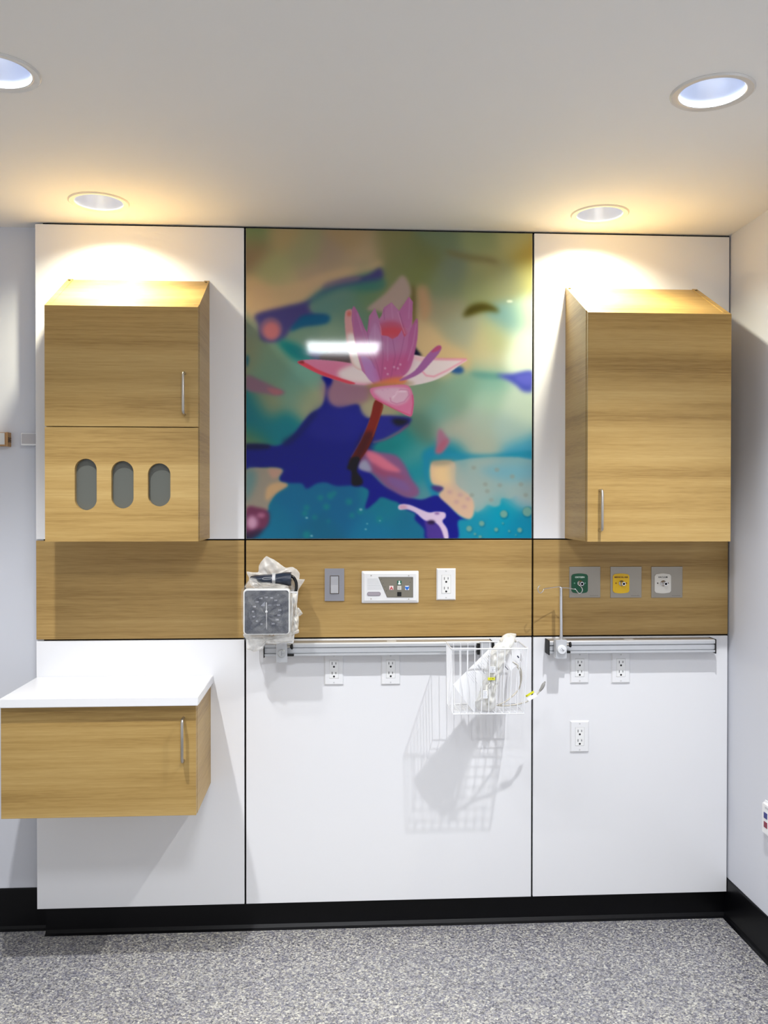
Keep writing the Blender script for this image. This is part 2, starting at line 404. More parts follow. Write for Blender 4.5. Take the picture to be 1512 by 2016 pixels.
    P_([(485,740),(510,748),(545,765),(560,773),(548,779),(520,776),(484,768)], (132,102,118), 3)
    P_([(525,765),(548,768),(556,774),(540,778)], (165,105,112), 2.5)
    P_([(483,700),(490,705),(488,720),(483,722)], (40,100,120), 3)
    # upper right
    P_([(730,900),(800,800),(940,765),(1060,805),(1110,860),(1000,850),(900,865),(780,905)], (72,66,12), 4.5, 1, Q2)
    P_([(560,230),(800,270),(1050,310),(1110,370),(950,350),(780,330),(600,280)], (120,110,70), 5, .8, Q2)
    P_([(250,620),(350,600),(400,750),(395,880),(310,960),(260,800)], (182,146,108), 6, 1, Q2)
    P_([(190,620),(235,630),(245,1000),(205,1000)], (108,94,52), 4, 1, Q2)
    P_([(250,1090),(400,1040),(560,1180),(760,1280),(820,1400),(780,1470),(520,1340),(330,1310)], (200,172,128), 7, .8, Q2)
    P_([(210,1190),(310,1310),(190,1320)], (8,12,40), 2.5, 1, Q2, False)
    P_([(30,560),(100,490),(160,540),(190,690),(60,860),(0,900),(-150,850),(-260,830),(-80,680)], (172,150,138), 3, 1, Q2)
    E_(Q2, 1220, 750, 32, 12, (215,222,205), 1.5, .8)
    P_([(1070,1505),(1250,1490),(1455,1465),(1460,1640),(1440,1680),(1350,1670),(1290,1616),(1200,1560)], (70,80,180), 4, 1, Q2)
    P_([(1270,1520),(1460,1490),(1460,1600),(1350,1600)], (96,100,200), 4, .8, Q2)
    P_([(600,1440),(700,1415),(740,1460),(700,1490),(620,1480)], (36,80,140), 3, 1, Q2)
    P_([(800,1480),(1080,1490),(1120,1540),(900,1530)], (60,130,130), 5, .7, Q2)
    # navy water
    P_([(10,630),(220,615),(370,612),(500,510),(600,380),(680,290),(800,200),(835,0),(790,-90),(900,-80),(870,120),(960,225),(1150,185),(1200,290),(1270,330),(1400,320),(1350,600),(1200,800),(1200,1020),(1090,1020),(940,1025),(840,990),(740,1000),(640,1055),(590,1000),(450,995),(370,980),(380,900),(400,860),(250,838),(10,860)], (2,10,122), 2.6, 1, Q3)
    P_([(800,230),(1180,230),(1250,350),(1100,560),(800,560),(640,450)], (20,24,132), 8, .9, Q3)
    P_([(10,600),(250,605),(240,650),(10,650)], (0,0,50), 3, .8, Q3)
    P_([(400,560),(560,460),(690,290),(740,290),(560,520),(420,620)], (0,15,70), 4, .6, Q3)
    P_([(870,0),(1250,-10),(1240,180),(1180,170),(950,210),(850,150)], (142,104,124), 5, .9, Q3)
    P_([(1200,200),(1340,150),(1330,310),(1230,300)], (160,152,122), 4, .9, Q3)
    P_([(1330,325),(1680,325),(1690,380),(1640,430),(1512,500),(1420,550),(1310,575)], (26,28,132), 2.5, 1, Q3)
    ST(Q3, [(1670,400),(1590,470),(1512,515),(1420,560),(1320,580)], 2.2, (128,76,112), 2, .9)
    P_([(0,340),(170,350),(120,400),(40,405)], (6,6,24), 3.5, 1, Q4)
    P_([(1300,600),(1512,570),(1600,600),(1512,660),(1300,650)], (0,118,122), 5, .9, Q3)
    # lower left
    P_([(10,880),(250,845),(390,858),(360,930),(375,985),(450,1020),(330,1110),(260,1220),(230,1290),(10,1300)], (150,140,124), 2, 1, Q3)
    P_([(10,880),(110,870),(120,1000),(10,1200)], (84,134,138), 7, .8, Q3)
    P_([(240,1040),(350,990),(450,1020),(330,1100),(230,1180)], (204,164,118), 3, .9, Q3)
    P_([(250,850),(395,862),(360,930),(290,950)], (192,146,126), 3, .8, Q3)
    P_([(30,1260),(150,1250),(255,1290),(260,1400),(200,1480),(30,1560)], (110,48,80), 3, 1, Q3)
    E_(Q3, 90, 1405, 55, 70, (200,150,178), 4); E_(Q3, 180, 1330, 40, 25, (170,105,135), 3)
    P_([(10,1520),(200,1470),(120,1560),(10,1590)], (30,20,50), 4, .8, Q3)
    # lower right
    P_([(430,690),(700,690),(1000,705),(1440,660),(1470,740),(1000,745),(700,765),(430,745)], (20,132,168), 4, .8, Q4)
    P_([(640,770),(1470,760),(1470,1150),(1380,1165),(1280,1120),(1225,1158),(1130,1150),(1110,1222),(1050,1242),(980,1220),(920,1272),(850,1284),(800,1100),(640,1000)], (150,172,170), 2, .75, Q4)
    P_([(900,850),(1470,800),(1470,960),(1150,960)], (104,168,192), 8, .7, Q4)
    P_([(320,680),(430,640),(410,780),(385,900),(410,1020),(480,1100),(430,1160),(350,1000),(320,800)], (0,126,166), 4, .9, Q4)
    P_([(480,440),(560,520),(590,580),(510,690),(440,690),(450,620)], (156,104,130), 3, 1, Q4)
    P_([(500,580),(570,550),(520,660),(460,680)], (165,86,108), 3, .8, Q4)
    P_([(1150,870),(1260,870),(1400,1000),(1512,1060),(1660,1130),(1810,1170),(1980,1125),(2110,1240),(2210,1340),(2300,1372),(2185,1385),(2175,1580),(1870,1580),(1840,1470),(1745,1370),(1750,1310),(1640,1260),(1570,1195),(1512,1175),(1400,1140),(1340,1190),(1235,1262),(1275,1080),(1180,1010)], (0,6,132), 2.2, 1, Q3)
    P_([(400,1030),(500,1020),(535,1050),(500,1090),(440,1080)], (60,40,120), 2.5, 1, Q4)
    P_([(395,800),(450,770),(640,785),(660,1000),(820,1150),(842,1290),(800,1368),(700,1335),(600,1245),(480,1130),(530,1055),(500,1025),(410,1000),(388,900)], (212,176,150), 2, 1, Q4)
    P_([(420,830),(600,800),(640,900),(600,1010),(430,980)], (232,198,146), 6, .9, Q4)
    P_([(600,800),(700,800),(760,1100),(840,1200),(700,1080),(620,1000)], (168,172,164), 8, .7, Q4)
    for x, y in ((700, 1120), (660, 1190), (780, 1160), (740, 1240), (590, 1090)): E_(Q4, x, y, 28, 18, (165, 125, 150), 3, .5)
    P_([(400,760),(640,760),(560,810),(410,810)], (120,125,110), 4, .6, Q4)
    P_([(1220,660),(1380,680),(1512,700),(1580,735),(1645,820),(1712,950),(1785,1060),(1770,1130),(1660,1150),(1512,1080),(1420,1020),(1300,900),(1170,830)], (128,82,128), 3, 1, Q3)
    P_([(1230,670),(1360,700),(1480,780),(1600,880),(1450,880),(1310,800)], (208,108,134), 3, 1, Q3)
    P_([(1300,790),(1420,860),(1560,900),(1640,960),(1440,930),(1330,880)], (150,66,100), 4, .8, Q3)
    P_([(1170,800),(1240,760),(1300,860),(1260,880),(1170,850)], (150,150,178), 3, 1, Q3)
    P_([(1460,930),(1600,960),(1700,1060),(1640,1080),(1500,1010)], (120,88,150), 4, .8, Q3)
    P_([(330,1380),(430,1405),(540,1450),(570,1580),(370,1580),(345,1470)], (72,46,142), 2.5, 1, Q4)
    P_([(60,1240),(90,1215),(180,1220),(300,1270),(380,1298),(450,1290),(540,1300),(548,1350),(515,1390),(565,1470),(578,1580),(540,1580),(500,1470),(440,1405),(330,1380),(240,1305),(150,1268),(75,1272)], (218,194,222), 1.3, 1, Q4)
    E_(Q4, 110, 1245, 45, 22, (205,150,175), 2, .8); E_(Q4, 400, 1400, 40, 22, (36,14,60), 2, 1); E_(Q4, 460, 1310, 26, 12, (130,90,160), 1.5, .9)
    for x, y, r in ((1150,1315,46),(1395,1290,58),(920,1412,34),(790,1465,36),(1070,1475,25),(1315,1480,30),(1205,1490,14),(1140,1410,12),(850,1520,16),(905,1550,20),(1275,1530,10)):
        E_(Q4, x+6, y+8, r, r, (0, 100, 130), 1.5, .7); E_(Q4, x, y, r*.85, r*.85, (112,160,148), 1.4, .95)
    for x, y in ((960,1010),(1110,1020),(1330,1010),(1240,930),(1020,1170),(820,1120),(1380,1120),(840,840),(1080,860),(980,1080)): E_(Q4, x, y, 26, 22, (140,150,140), 1.6, .7)
    for x, y, r in ((1070,1190,34),(840,1240,34),(1380,1370,34),(640,1250,28),(880,1130,36),(780,1150,30),(1100,1330,28),(720,1350,24),(860,1390,16),(640,1530,40),(920,1100,24),(620,1310,30),(1180,1290,30)): E_(Q3, x, y, r, r, (0,128,132), 3, .75)
    for x, y, r in ((640,1355,14),(1190,1270,18),(1255,1415,10),(1240,1472,12),(1385,1385,10),(690,1540,14)): E_(Q3, x, y, r, r*.8, (130,178,190), 1, .85)
    # stem
    P_([(1335,150),(1418,190),(1385,330),(1300,570),(1180,760),(1070,790),(1190,570),(1285,330)], (118,26,12), .9, 1, Q3)
    P_([(1230,480),(1320,500),(1200,730),(1080,790),(1130,680)], (58,6,10), 4, .85, Q3)
    ST(Q3, [(1410,200),(1380,330),(1310,520)], .8, (160,90,60), .8, .5); ST(Q3, [(1280,350),(1190,560),(1090,730)], .8, (150,100,140), 1, .5)
    P_([(1100,740),(1180,740),(1150,870),(1205,960),(1195,1015),(1100,1015),(1095,880),(1050,850),(1070,790)], (8,0,16), 2, 1, Q3)
    # petals
    P_([(545,1378),(620,1352),(800,1352),(1080,1385),(1240,1450),(1350,1570),(1290,1608),(1120,1602),(950,1562),(800,1512),(650,1442)], (198,112,146), .6, 1, Q1)
    P_([(960,1470),(1120,1400),(1240,1450),(1330,1560),(1280,1600),(1100,1585),(980,1540)], (220,208,208), 4, .95, Q1)
    P_([(545,1378),(620,1380),(760,1455),(950,1528),(1130,1588),(1080,1600),(950,1562),(800,1512),(650,1442)], (200,58,74), 1, .9, Q1)
    P_([(548,1378),(600,1358),(610,1390)], (110,30,30), 1.5, .8, Q1)
    P_([(190,1308),(330,1322),(500,1338),(765,1345),(700,1402),(560,1500),(400,1572),(180,1616),(40,1600),(130,1480)], (212,198,202), .8, 1, Q2)
    ST(Q2, [(430,1342),(600,1345),(762,1346)], 2, (206,128,152), 1.5, .9)
    ST(Q2, [(310,1470),(350,1512),(430,1522),(560,1462),(755,1352)], 1.6, (214,140,164), 1.2, .9)
    P_([(190,1312),(330,1325),(430,1342),(300,1370)], (222,170,180), 2, .7, Q2)
    P_([(0,1560),(150,1560),(230,1600),(60,1630)], (160,140,110), 3, .7, Q2)
    P_([(1028,880),(1060,838),(1105,850),(1112,1000),(1150,1250),(1210,1450),(1110,1410),(1062,1250),(1030,1050)], (206,150,150), 1, 1, Q1)
    P_([(1050,1100),(1130,1100),(1160,1280),(1210,1450),(1120,1410),(1075,1270)], (226,218,212), 3, .9, Q1)
    E_(Q1, 1070, 880, 22, 28, (200,95,85), 2, .8)
    P_([(640,330),(655,210),(700,150),(740,255),(770,145),(830,105),(890,170),(970,60),(998,100),(992,300),(960,420),(660,420)], (178,112,156), .5, 1, R5, False)
    P_([(965,62),(997,100),(990,240),(965,310),(925,290),(890,180)], (178,106,154), .5, 1, R5, False)
    P_([(830,105),(885,175),(915,290),(870,260),(745,260),(730,240),(770,180)], (180,118,158), .6, 1, R5, False)
    P_([(725,300),(760,262),(830,250),(890,262),(925,300),(940,420),(740,420)], (186,84,110), 4.5, .95, R5); P_([(745,330),(790,305),(880,305),(925,340),(920,420),(750,420)], (200,66,78), 4, .8, R5); ST(R5, [(728,262),(745,300),(752,362)], .6, (214,150,180), .5, .8); ST(R5, [(880,180),(912,285),(935,350)], .6, (206,140,176), .5, .8)
    P_([(520,160),(535,138),(560,170),(610,290),(640,340),(665,320),(705,265),(745,360),(800,368),(838,392),(880,368),(912,318),(930,375),(975,335),(1035,232),(1032,390),(990,560),(930,670),(860,742),(690,742),(600,640),(560,500),(530,330)], (176,106,154), .5, 1, R5, False)
    P_([(700,150),(735,260),(755,400),(650,400),(668,260)], (174,116,160), .6, .9, R5, False)
    P_([(703,265),(745,365),(760,480),(640,450),(668,340)], (180,128,172), 1.2, .9, R5)
    P_([(530,140),(560,170),(612,290),(640,420),(700,560),(745,722),(700,732),(620,640),(580,530),(548,400),(520,250)], (170,102,150), .7, 1, R5)
    P_([(590,530),(680,570),(742,722),(700,732),(640,690)], (172,122,182), 1, .9, R5)
    P_([(1035,232),(1032,400),(985,600),(925,675),(900,620),(950,480),(965,370),(990,290)], (168,92,142), .7, .9, R5)
    P_([(740,520),(985,520),(930,660),(870,730),(740,735)], (178,78,126), 8, .75, R5)
    P_([(760,400),(900,400),(900,500),(760,500)], (168,116,160), 8, .7, R5)
    for s in ([(640,330),(655,420),(720,600),(747,720)], [(755,370),(765,520),(750,720)], [(840,395),(860,520),(820,720)], [(930,375),(905,500),(860,640)], [(600,330),(640,480),(700,620)], [(650,240),(650,330)], [(770,160),(775,240)], [(895,190),(925,300)]):
        ST(R5, s, .5, (126,62,112), .6, .55)
    for s in ([(560,190),(600,330),(660,520)], [(800,380),(800,560)], [(1025,270),(1000,430),(960,560)], [(700,290),(700,420)], [(830,120),(840,230)], [(975,80),(965,230)]):
        ST(R5, s, .8, (196,150,190), 1, .5)
    ST(R5, [(535,150),(530,300),(560,480),(620,640)], .6, (196,110,140), .6, .7)
    P_([(680,745),(780,708),(870,690),(950,700),(920,745),(800,765),(680,765)], (210,118,70), 3, .9, R5)
    P_([(640,745),(760,740),(930,745),(960,765),(800,770),(650,770)], (150,120,84), 3, .6, R5)
    P_([(1222,450),(1190,445),(1110,515),(1010,640),(890,712),(950,708),(1060,655),(1150,565),(1212,490)], (150,92,150), .8, 1, R5)
    P_([(1222,450),(1188,446),(1140,495),(1200,480)], (176,70,104), 1.2, .8, R5)
    P_([(660,785),(720,765),(850,750),(960,755),(1000,830),(1002,920),(987,992),(940,985),(860,940),(760,895),(690,850)], (202,110,150), .7, 1, R5)
    P_([(690,790),(780,770),(900,768),(968,790),(955,870),(880,905),(790,880),(720,835)], (206,168,190), 2.5, .95, R5)
    ST(R5, [(820,850),(825,880),(870,898),(930,880),(968,830),(960,790),(900,785),(850,830)], .7, (182,104,146), .6, .8)
    ST(R5, [(840,850),(880,800),(940,800)], 1.2, (228,205,220), 1, .8)
    ST(R5, [(985,985),(1000,900),(995,830)], 1, (190,60,110), .8, .8); ST(R5, [(700,855),(860,942),(980,990)], 1, (190,66,104), .8, .8)
    for x, y in ((780,620),(800,665),(850,610),(760,790),(800,780),(900,590),(880,620)): E_(R5, x, y, 9, 9, (200,150,180), .7, .8)
    img = np.clip(img, 0, 255)
    # sample over the panel (u, v) with the corners of the print
    nu, nv = 566, 604
    u, v = np.meshgrid(np.linspace(0, 1, nu), np.linspace(0, 1, nv))        # v = 0 at the top
    px = (1-v)*((1-u)*484+u*1050)+v*((1-u)*486+u*1046); py = (1-v)*((1-u)*452+u*461)+v*((1-u)*1061+u*1060)
    fx, fy = np.clip(px-X0-.5, 0, W-1.001), np.clip(py-Y0-.5, 0, H-1.001); ix, iy = fx.astype(int), fy.astype(int); ax, ay = (fx-ix)[..., None], (fy-iy)[..., None]
    c = (img[iy, ix]*(1-ax)+img[iy, ix+1]*ax)*(1-ay)+(img[iy+1, ix]*(1-ax)+img[iy+1, ix+1]*ax)*ay
    c = c/255; c = np.where(c > .04045, ((c+.055)/1.055)**2.4, c/12.92)
    return nu, nv, u, v, c
def build_art():
    nu, nv, u, v, c = art(); (x0, x1), (z0, z1) = cols[1], rows[2]
    t = thing('lotus_print', 'large glossy print of a pink lotus over teal lily pads, top middle', 'art print', ((x0+x1)/2, T, z0))
    bm = BM(); box(bm, x0, x1, .0012, T, z0, z1, .0005, 1); obj('backing_board', bm, mat('board_edge', (190, 190, 180), .4), t)
    me = bpy.data.meshes.new('printed_face')
    X = x0+.001+u*(x1-x0-.002)-t.location.x; Z = z1-.001-v*(z1-z0-.002)-t.location.z; Y = np.zeros_like(X)-t.location.y
    co = np.stack([X, Y, Z], -1).reshape(-1, 3).astype(np.float32)
    idx = np.arange(nu*nv).reshape(nv, nu); a, b, d, e = idx[:-1, :-1].ravel(), idx[1:, :-1].ravel(), idx[1:, 1:].ravel(), idx[:-1, 1:].ravel()
    f = np.stack([a, b, d, e], -1).astype(np.int32)
    # a rim that gives the printed sheet its thickness
    rim = np.concatenate([idx[0, :], idx[1:, -1], idx[-1, -2::-1], idx[-2:0:-1, 0]]); nr = len(rim); base = len(co)
    back = co[rim].copy(); back[:, 1] += .0012; co = np.vstack([co, back])
    k = np.arange(nr); f = np.vstack([f, np.stack([rim, rim[(k+1) % nr], base+(k+1) % nr, base+k], -1).astype(np.int32)])
    me.vertices.add(len(co)); me.vertices.foreach_set('co', co.ravel()); me.loops.add(f.size); me.loops.foreach_set('vertex_index', f.ravel())
    me.polygons.add(len(f)); me.polygons.foreach_set('loop_start', np.arange(0, f.size, 4, dtype=np.int32)); me.update(calc_edges=True)
    at_ = me.color_attributes.new('print', 'FLOAT_COLOR', 'POINT')
    cc = np.ones((len(co), 4), np.float32); cc[:nu*nv, :3] = c.reshape(-1, 3); cc[nu*nv:, :3] = c.reshape(-1, 3)[rim]; at_.data.foreach_set('color', cc.ravel())
    m = mat('glossy_print', (128, 128, 128), .058, spec=.28); nt = m.node_tree
    n = N(m, 'ShaderNodeVertexColor', layer_name='print'); nt.links.new(n.outputs[0], nt.nodes['Principled BSDF'].inputs['Base Color'])
    noise_bump(m, 180, .03, .0005)
    me.materials.append(m); me.validate(); o = bpy.data.objects.new('printed_face', me); COL.objects.link(o); o.parent = t
build_art()

# ------------------------------------------------------------------ handles
def handle(parent, px, py0, py1, y):
    a, b = at(px, py0, y), at(px, py1, y); x = (a.x+b.x)/2; z1, z0 = a.z-.004, b.z+.004; d = .030
    pts = [(x, y+.001, z1), (x, y-d+.010, z1), (x, y-d+.003, z1-.003), (x, y-d, z1-.010), (x, y-d, z0+.010), (x, y-d+.003, z0+.003), (x, y-d+.010, z0), (x, y+.001, z0)]
    bm = BM(); tube(bm, pts, .0047, 14); obj('handle', bm, STEEL, parent, True)
def slope_cabinet(x0, x1, dep, z0, zf, zb, body_name='cabinet_body'):
    """carcass with a sloping top: two side panels, a slightly sunken top, bottom and back"""
    bm = BM(); th = .018; yd = -dep+.020
    zfd = zf+(zb-zf)*(.020/dep)
    for xa, xb in ((x0, x0+th), (x1-th, x1)):
        P = [(0, z0), (yd, z0), (yd, zfd), (0, zb)]
        A = [bm.verts.new((xa, p[0], p[1])) for p in P]; B = [bm.verts.new((xb, p[0], p[1])) for p in P]
        for k in range(4): bm.faces.new((A[k], A[(k+1) % 4], B[(k+1) % 4], B[k]))
        bm.faces.new(A); bm.faces.new(B[::-1])
    s = .003
    P = [(0, zb-s), (yd, zfd-s), (yd, zfd-s-th), (0, zb-s-th)]
    A = [bm.verts.new((x0+th, p[0], p[1])) for p in P]; B = [bm.verts.new((x1-th, p[0], p[1])) for p in P]
    for k in range(4): bm.faces.new((A[k], A[(k+1) % 4], B[(k+1) % 4], B[k]))
    bm.faces.new(A); bm.faces.new(B[::-1])
    box(bm, x0+th, x1-th, yd, -.001, z0+.002, z0+.020); box(bm, x0+th, x1-th, -.008, -.0005, z0+.02, zb-.022)
    return bm
# ---- wall cabinet with the three glove openings
def left_cabinet():
    x0, x1, dep, z0, zf, zb = -1.4234, -.9289, .2545, 1.4204, 2.1884, 2.3397
    t = thing('wall_cabinet', 'wood grain wall cabinet with sloped top and three oval glove openings', 'cabinet', ((x0+x1)/2, 0, z0))
    obj('cabinet_body', slope_cabinet(x0, x1, dep, z0, zf, zb), WOOD, t)
    y = -dep; zs = at(240, 840.5, y).z
    bm = BM(); P = [(y, zs+.0015), (y+.0185, zs+.0015), (y+.0185, zf+.011-.0), (y, zf)]
    A = [bm.verts.new((x0, p[0], p[1])) for p in P]; B = [bm.verts.new((x1-.0015, p[0], p[1])) for p in P]
    for k in range(4): bm.faces.new((A[k], A[(k+1) % 4], B[(k+1) % 4], B[k]))
    bm.faces.new(A); bm.faces.new(B[::-1]); d = obj('door', bm, WOOD, t)
    handle(d, 363.5, 733, 818, y)
    loops = [[(x0, z0), (x1-.0015, z0), (x1-.0015, zs-.0015), (x0, zs-.0015)]]
    ov = []
    for a, b, c, e in ((147, 190.5, 903, 1004.5), (219, 263, 907.5, 1001), (291, 335.5, 912, 997)):
        p, r = at(a, c, y), at(b, e, y); ov.append((p.x, r.x, r.z, p.z)); loops.append(rrect(p.x, r.x, r.z, p.z, (r.x-p.x)/2*.999, 10)[::-1])
    bm = BM(); plate(bm, loops, y, y+.0185); d = obj('glove_dispenser_front', bm, WOOD, t)
    gm = mat('smoked_grey_insert', (92, 94, 88), .25, spec=.6)
    for o_ in ov:
        bm = BM(); box(bm, o_[0]-.01, o_[1]+.01, y+.0195, y+.0235, o_[2]-.01, o_[3]+.01); obj('opening_insert', bm, gm, d)
    for x in (x0+.010, x1-.010):
        bm = BM(); r = lathe(bm, [(.0045, .0002), (.0045, .0012), (.003, .0014)], (x, -.018, zb-.018*(zb-zf)/dep), 'z', 16); cap(bm, r[0]); cap(bm, r[-1])
        obj('screw_cap', bm, mat('screw_brown', (60, 44, 24), .6), t)
left_cabinet()
def right_cabinet():
    x0, x1, dep, z0, zf, zb = .3593, .8501, .2787, 1.4183, 2.1838, 2.3368
    t = thing('wall_cabinet', 'tall single-door wood wall cabinet with sloped top in the right corner', 'cabinet', ((x0+x1)/2, 0, z0))
    obj('cabinet_body', slope_cabinet(x0, x1, dep, z0, zf, zb), WOOD, t)
    y = -dep; bm = BM(); P = [(y, z0), (y+.0175, z0), (y+.0175, zf+.0095), (y, zf)]
    A = [bm.verts.new((x0+.0015, p[0], p[1])) for p in P]; B = [bm.verts.new((x1+.001, p[0], p[1])) for p in P]
    for k in range(4): bm.faces.new((A[k], A[(k+1) % 4], B[(k+1) % 4], B[k]))
    bm.faces.new(A); bm.faces.new(B[::-1]); d = obj('door', bm, WOOD, t)
    handle(d, 1180.5, 963, 1046, y)
    for x in (x0+.010, x1-.010):
        bm = BM(); r = lathe(bm, [(.0045, .0002), (.0045, .0012), (.003, .0014)], (x, -.018, zb-.018*(zb-zf)/dep), 'z', 16); cap(bm, r[0]); cap(bm, r[-1])
        obj('screw_cap', bm, mat('screw_brown', (60, 44, 24), .6), t)
right_cabinet()
def low_cabinet():
    x0, x1, z0, z1, yf = -1.5395, -.9262, .5432, .9005, -.3258
    t = thing('base_cabinet', 'low floating wood cabinet under the white counter at left', 'cabinet', ((x0+x1)/2, 0, z0))
    bm = BM(); th = .018; yd = yf+.0195
    box(bm, x0, x0+th, yd, 0, z0, z1); box(bm, x1-th, x1, yd, 0, z0, z1); box(bm, x0+th, x1-th, yd, 0, z0, z0+th); box(bm, x0+th, x1-th, yd, 0, z1-th, z1); box(bm, x0+th, x1-th, -.008, -.0005, z0+th, z1-th)
    obj('cabinet_body', bm, WOOD, t)
    bm = BM(); box(bm, x0, x1-.001, yf, yf+.0185, z0, z1-.003, .0008, 1); d = obj('door', bm, WOOD, t)
    handle(d, 361.5, 1411, 1499, yf)
low_cabinet()
bm = BM(); box(bm, -1.5355, -.9172, -.3498, -.0005, .9037-.0025, .9297, .0015, 2)
tag(obj('countertop', bm, mat('white_solid_surface', (234, 234, 237), .25)), 'white countertop slab on the low floating cabinet', 'countertop')

# ------------------------------------------------------------------ downlights
def cup_mat():
    m = mat('bluish_reflector', (222, 229, 244), .28, .55, spec=.6); return m
CUP = cup_mat(); TRIMW = mat('cream_trim', (236, 230, 214), .4); TRIMM = mat('satin_trim', (222, 220, 216), .25, .15)
LAMP = mat('lamp_face', (255, 255, 255), .5, emit=(250, 250, 255), es=3.0)
def downlight(i, label, trim, watts, col, beam, blend, soft):
    x, y = LIGHTS[i]; t = thing('downlight', label, 'ceiling light', (x, y, ZC))
    bm = BM(); prof = [(RI, .006), (RI, -.0015), (RI+.002, -.003), (RI+.005, -.0025), (RO-.004, -.0045), (RO, -.001), (RO, .0)]
    lathe(bm, prof, (x, y, ZC), 'z', 64); obj('trim_ring', bm, trim, t, True, 30)
    bm = BM(); prof = [(RI+.0004, -.001), (RI-.002, .015), (RI-.008, .040), (RI-.018, .065), (RI-.032, .085), (RI-.046, .096), (.030, .098), (.030, .110)]
    lathe(bm, prof, (x, y, ZC), 'z', 64); obj('reflector', bm, CUP, t, True, 60)
    bm = BM(); r = lathe(bm, [(.0305, .109), (.0305, .104), (.022, .092), (.008, .087)], (x, y, ZC), 'z', 32); cap(bm, r[0]); cap(bm, r[-1]); obj('lamp', bm, LAMP, t, True)
    ld = bpy.data.lights.new('downlight_beam', 'SPOT'); ld.energy = watts*10; ld.color = col; ld.spot_size = math.radians(beam); ld.spot_blend = blend; ld.shadow_soft_size = soft
    lo = bpy.data.objects.new('beam', ld); COL.objects.link(lo); lo.parent = t; lo.location = (0, 0, .018 if i < 2 else .052)
downlight(0, 'cream-trimmed recessed downlight directly above the glove cabinet', TRIMW, FAR_W, FAR_COL, 140, 1, .024)
downlight(1, 'cream-trimmed recessed downlight directly above the tall right cabinet', TRIMW, FAR_W, FAR_COL, 140, 1, .024)
downlight(2, 'satin metal trimmed downlight cut by the left edge of the photo', TRIMM, NEAR_W, NEAR_COL, 110, .9, .020)
downlight(3, 'silver-trimmed downlight at the upper right, nearer the viewer', TRIMM, NEAR_W, NEAR_COL, 110, .9, .020)
# the square ceiling fitting whose reflection shows in the print
def mirror_hit(px, py):
    p = at(px, py, 0); o = Vector((CX, CY, CZ)); d = p-o; d.y = -d.y; return p+d*((ZC-p.z)/d.z)
a, b = mirror_hit(604, 669), mirror_hit(742, 693)
tx0, tx1, ty0, ty1 = a.x, b.x, min(a.y, b.y), max(a.y, b.y)
print('TROFFER', tx0, tx1, ty0, ty1)
t = thing('ceiling_panel_light', 'flat square ceiling light panel reflected in the lotus print', 'ceiling light', ((tx0+tx1)/2, (ty0+ty1)/2, ZC))
bm = BM(); box(bm, tx0, tx1, ty0, ty1, ZC-.010, ZC-.006); obj('diffuser', bm, mat('lit_diffuser', (255, 255, 255), .5, emit=(244, 248, 255), es=22), t)
bm = BM(); e = .02
box(bm, tx0-e, tx1+e, ty0-e, ty0, ZC-.012, ZC); box(bm, tx0-e, tx1+e, ty1, ty1+e, ZC-.012, ZC); box(bm, tx0-e, tx0, ty0, ty1, ZC-.012, ZC); box(bm, tx1, tx1+e, ty0, ty1, ZC-.012, ZC)
obj('frame', bm, WPL, t)
ld = bpy.data.lights.new('panel_light', 'AREA'); ld.shape = 'RECTANGLE'; ld.size = tx1-tx0; ld.size_y = ty1-ty0; ld.energy = TROFFER_W; ld.color = TROFFER_COL
lo = bpy.data.objects.new('glow', ld); COL.objects.link(lo); lo.parent = t; lo.location = (0, 0, -.012)

# ------------------------------------------------------------------ outlets and switch
def outlet(cx, cz, label):
    t = thing('power_outlet', label, 'outlet', (cx, 0, cz-.0575), 'white double power outlets')
    bm = BM(); w2, h2 = .035, .0575
    # bevelled cover plate with a rectangular opening
    def ring(w, h, y): return [bm.verts.new((cx+sx*w, y, cz+sz*h)) for sx, sz in ((-1, -1), (1, -1), (1, 1), (-1, 1))]
    R = [ring(w2, h2, 0), ring(w2, h2, -.002), ring(w2-.004, h2-.004, -.006), ring(.0167, .0335, -.006), ring(.0167, .0335, -.001)]
    for A, B in zip(R, R[1:]):
        for k in range(4): bm.faces.new((A[k], A[(k+1) % 4], B[(k+1) % 4], B[k]))
    obj('cover_plate', bm, WPL, t)
    bm = BM(); box(bm, cx-.0162, cx+.0162, -.0068, -.0005, cz-.033, cz+.033, .001, 2); face = obj('socket_face', bm, WPL2, t)
    for s in (1, -1):
        c = cz+s*.0175+.003*0
        bm = BM(); box(bm, cx-.0078, cx-.0056, -.0071, -.0064, c-.001, c+.0085); box(bm, cx+.0056, cx+.0078, -.0071, -.0064, c, c+.0078)
        plate(bm, [[(cx+.0036*math.cos(2*PI*k/16), c-.0085+.0036*math.sin(2*PI*k/16)) for k in range(16)]], -.0071, -.0064)
        obj('socket_slots', bm, SLOT, face)
    for s in (1, -1):
        bm = BM(); knob_y(bm, [(.0028, .0055), (.0028, .0066), (.0018, .0071)], (cx, 0, cz+s*.048), 16); obj('screw', bm, mat('plate_screw', (206, 206, 208), .35), t)
    return t
def pc(px, py): p = at(px, py, 0); return p.x, p.z
ox = [(878, 1150, 'white double outlet on the wood panel right of the nurse call station'), (657.5, 1317, 'white double outlet under the left end of the basket rail'),
      (769, 1316.5, 'white double outlet under the rail, between basket and another outlet'), (1140.5, 1314, 'white double outlet under the right rail beside the hook pole clamp'),
      (1221.5, 1314, 'white double outlet under the middle of the right rail'), (1140.5, 1449.5, 'lone lowest white double outlet, well below the short right rail')]
p = pc(*ox[0][:2]); o0 = outlet(p[0], p[1], ox[0][2])
for a, b, l in ox[1:]:
    p = pc(a, b); dup(o0, (p[0], 0, p[1]-.0575), l)
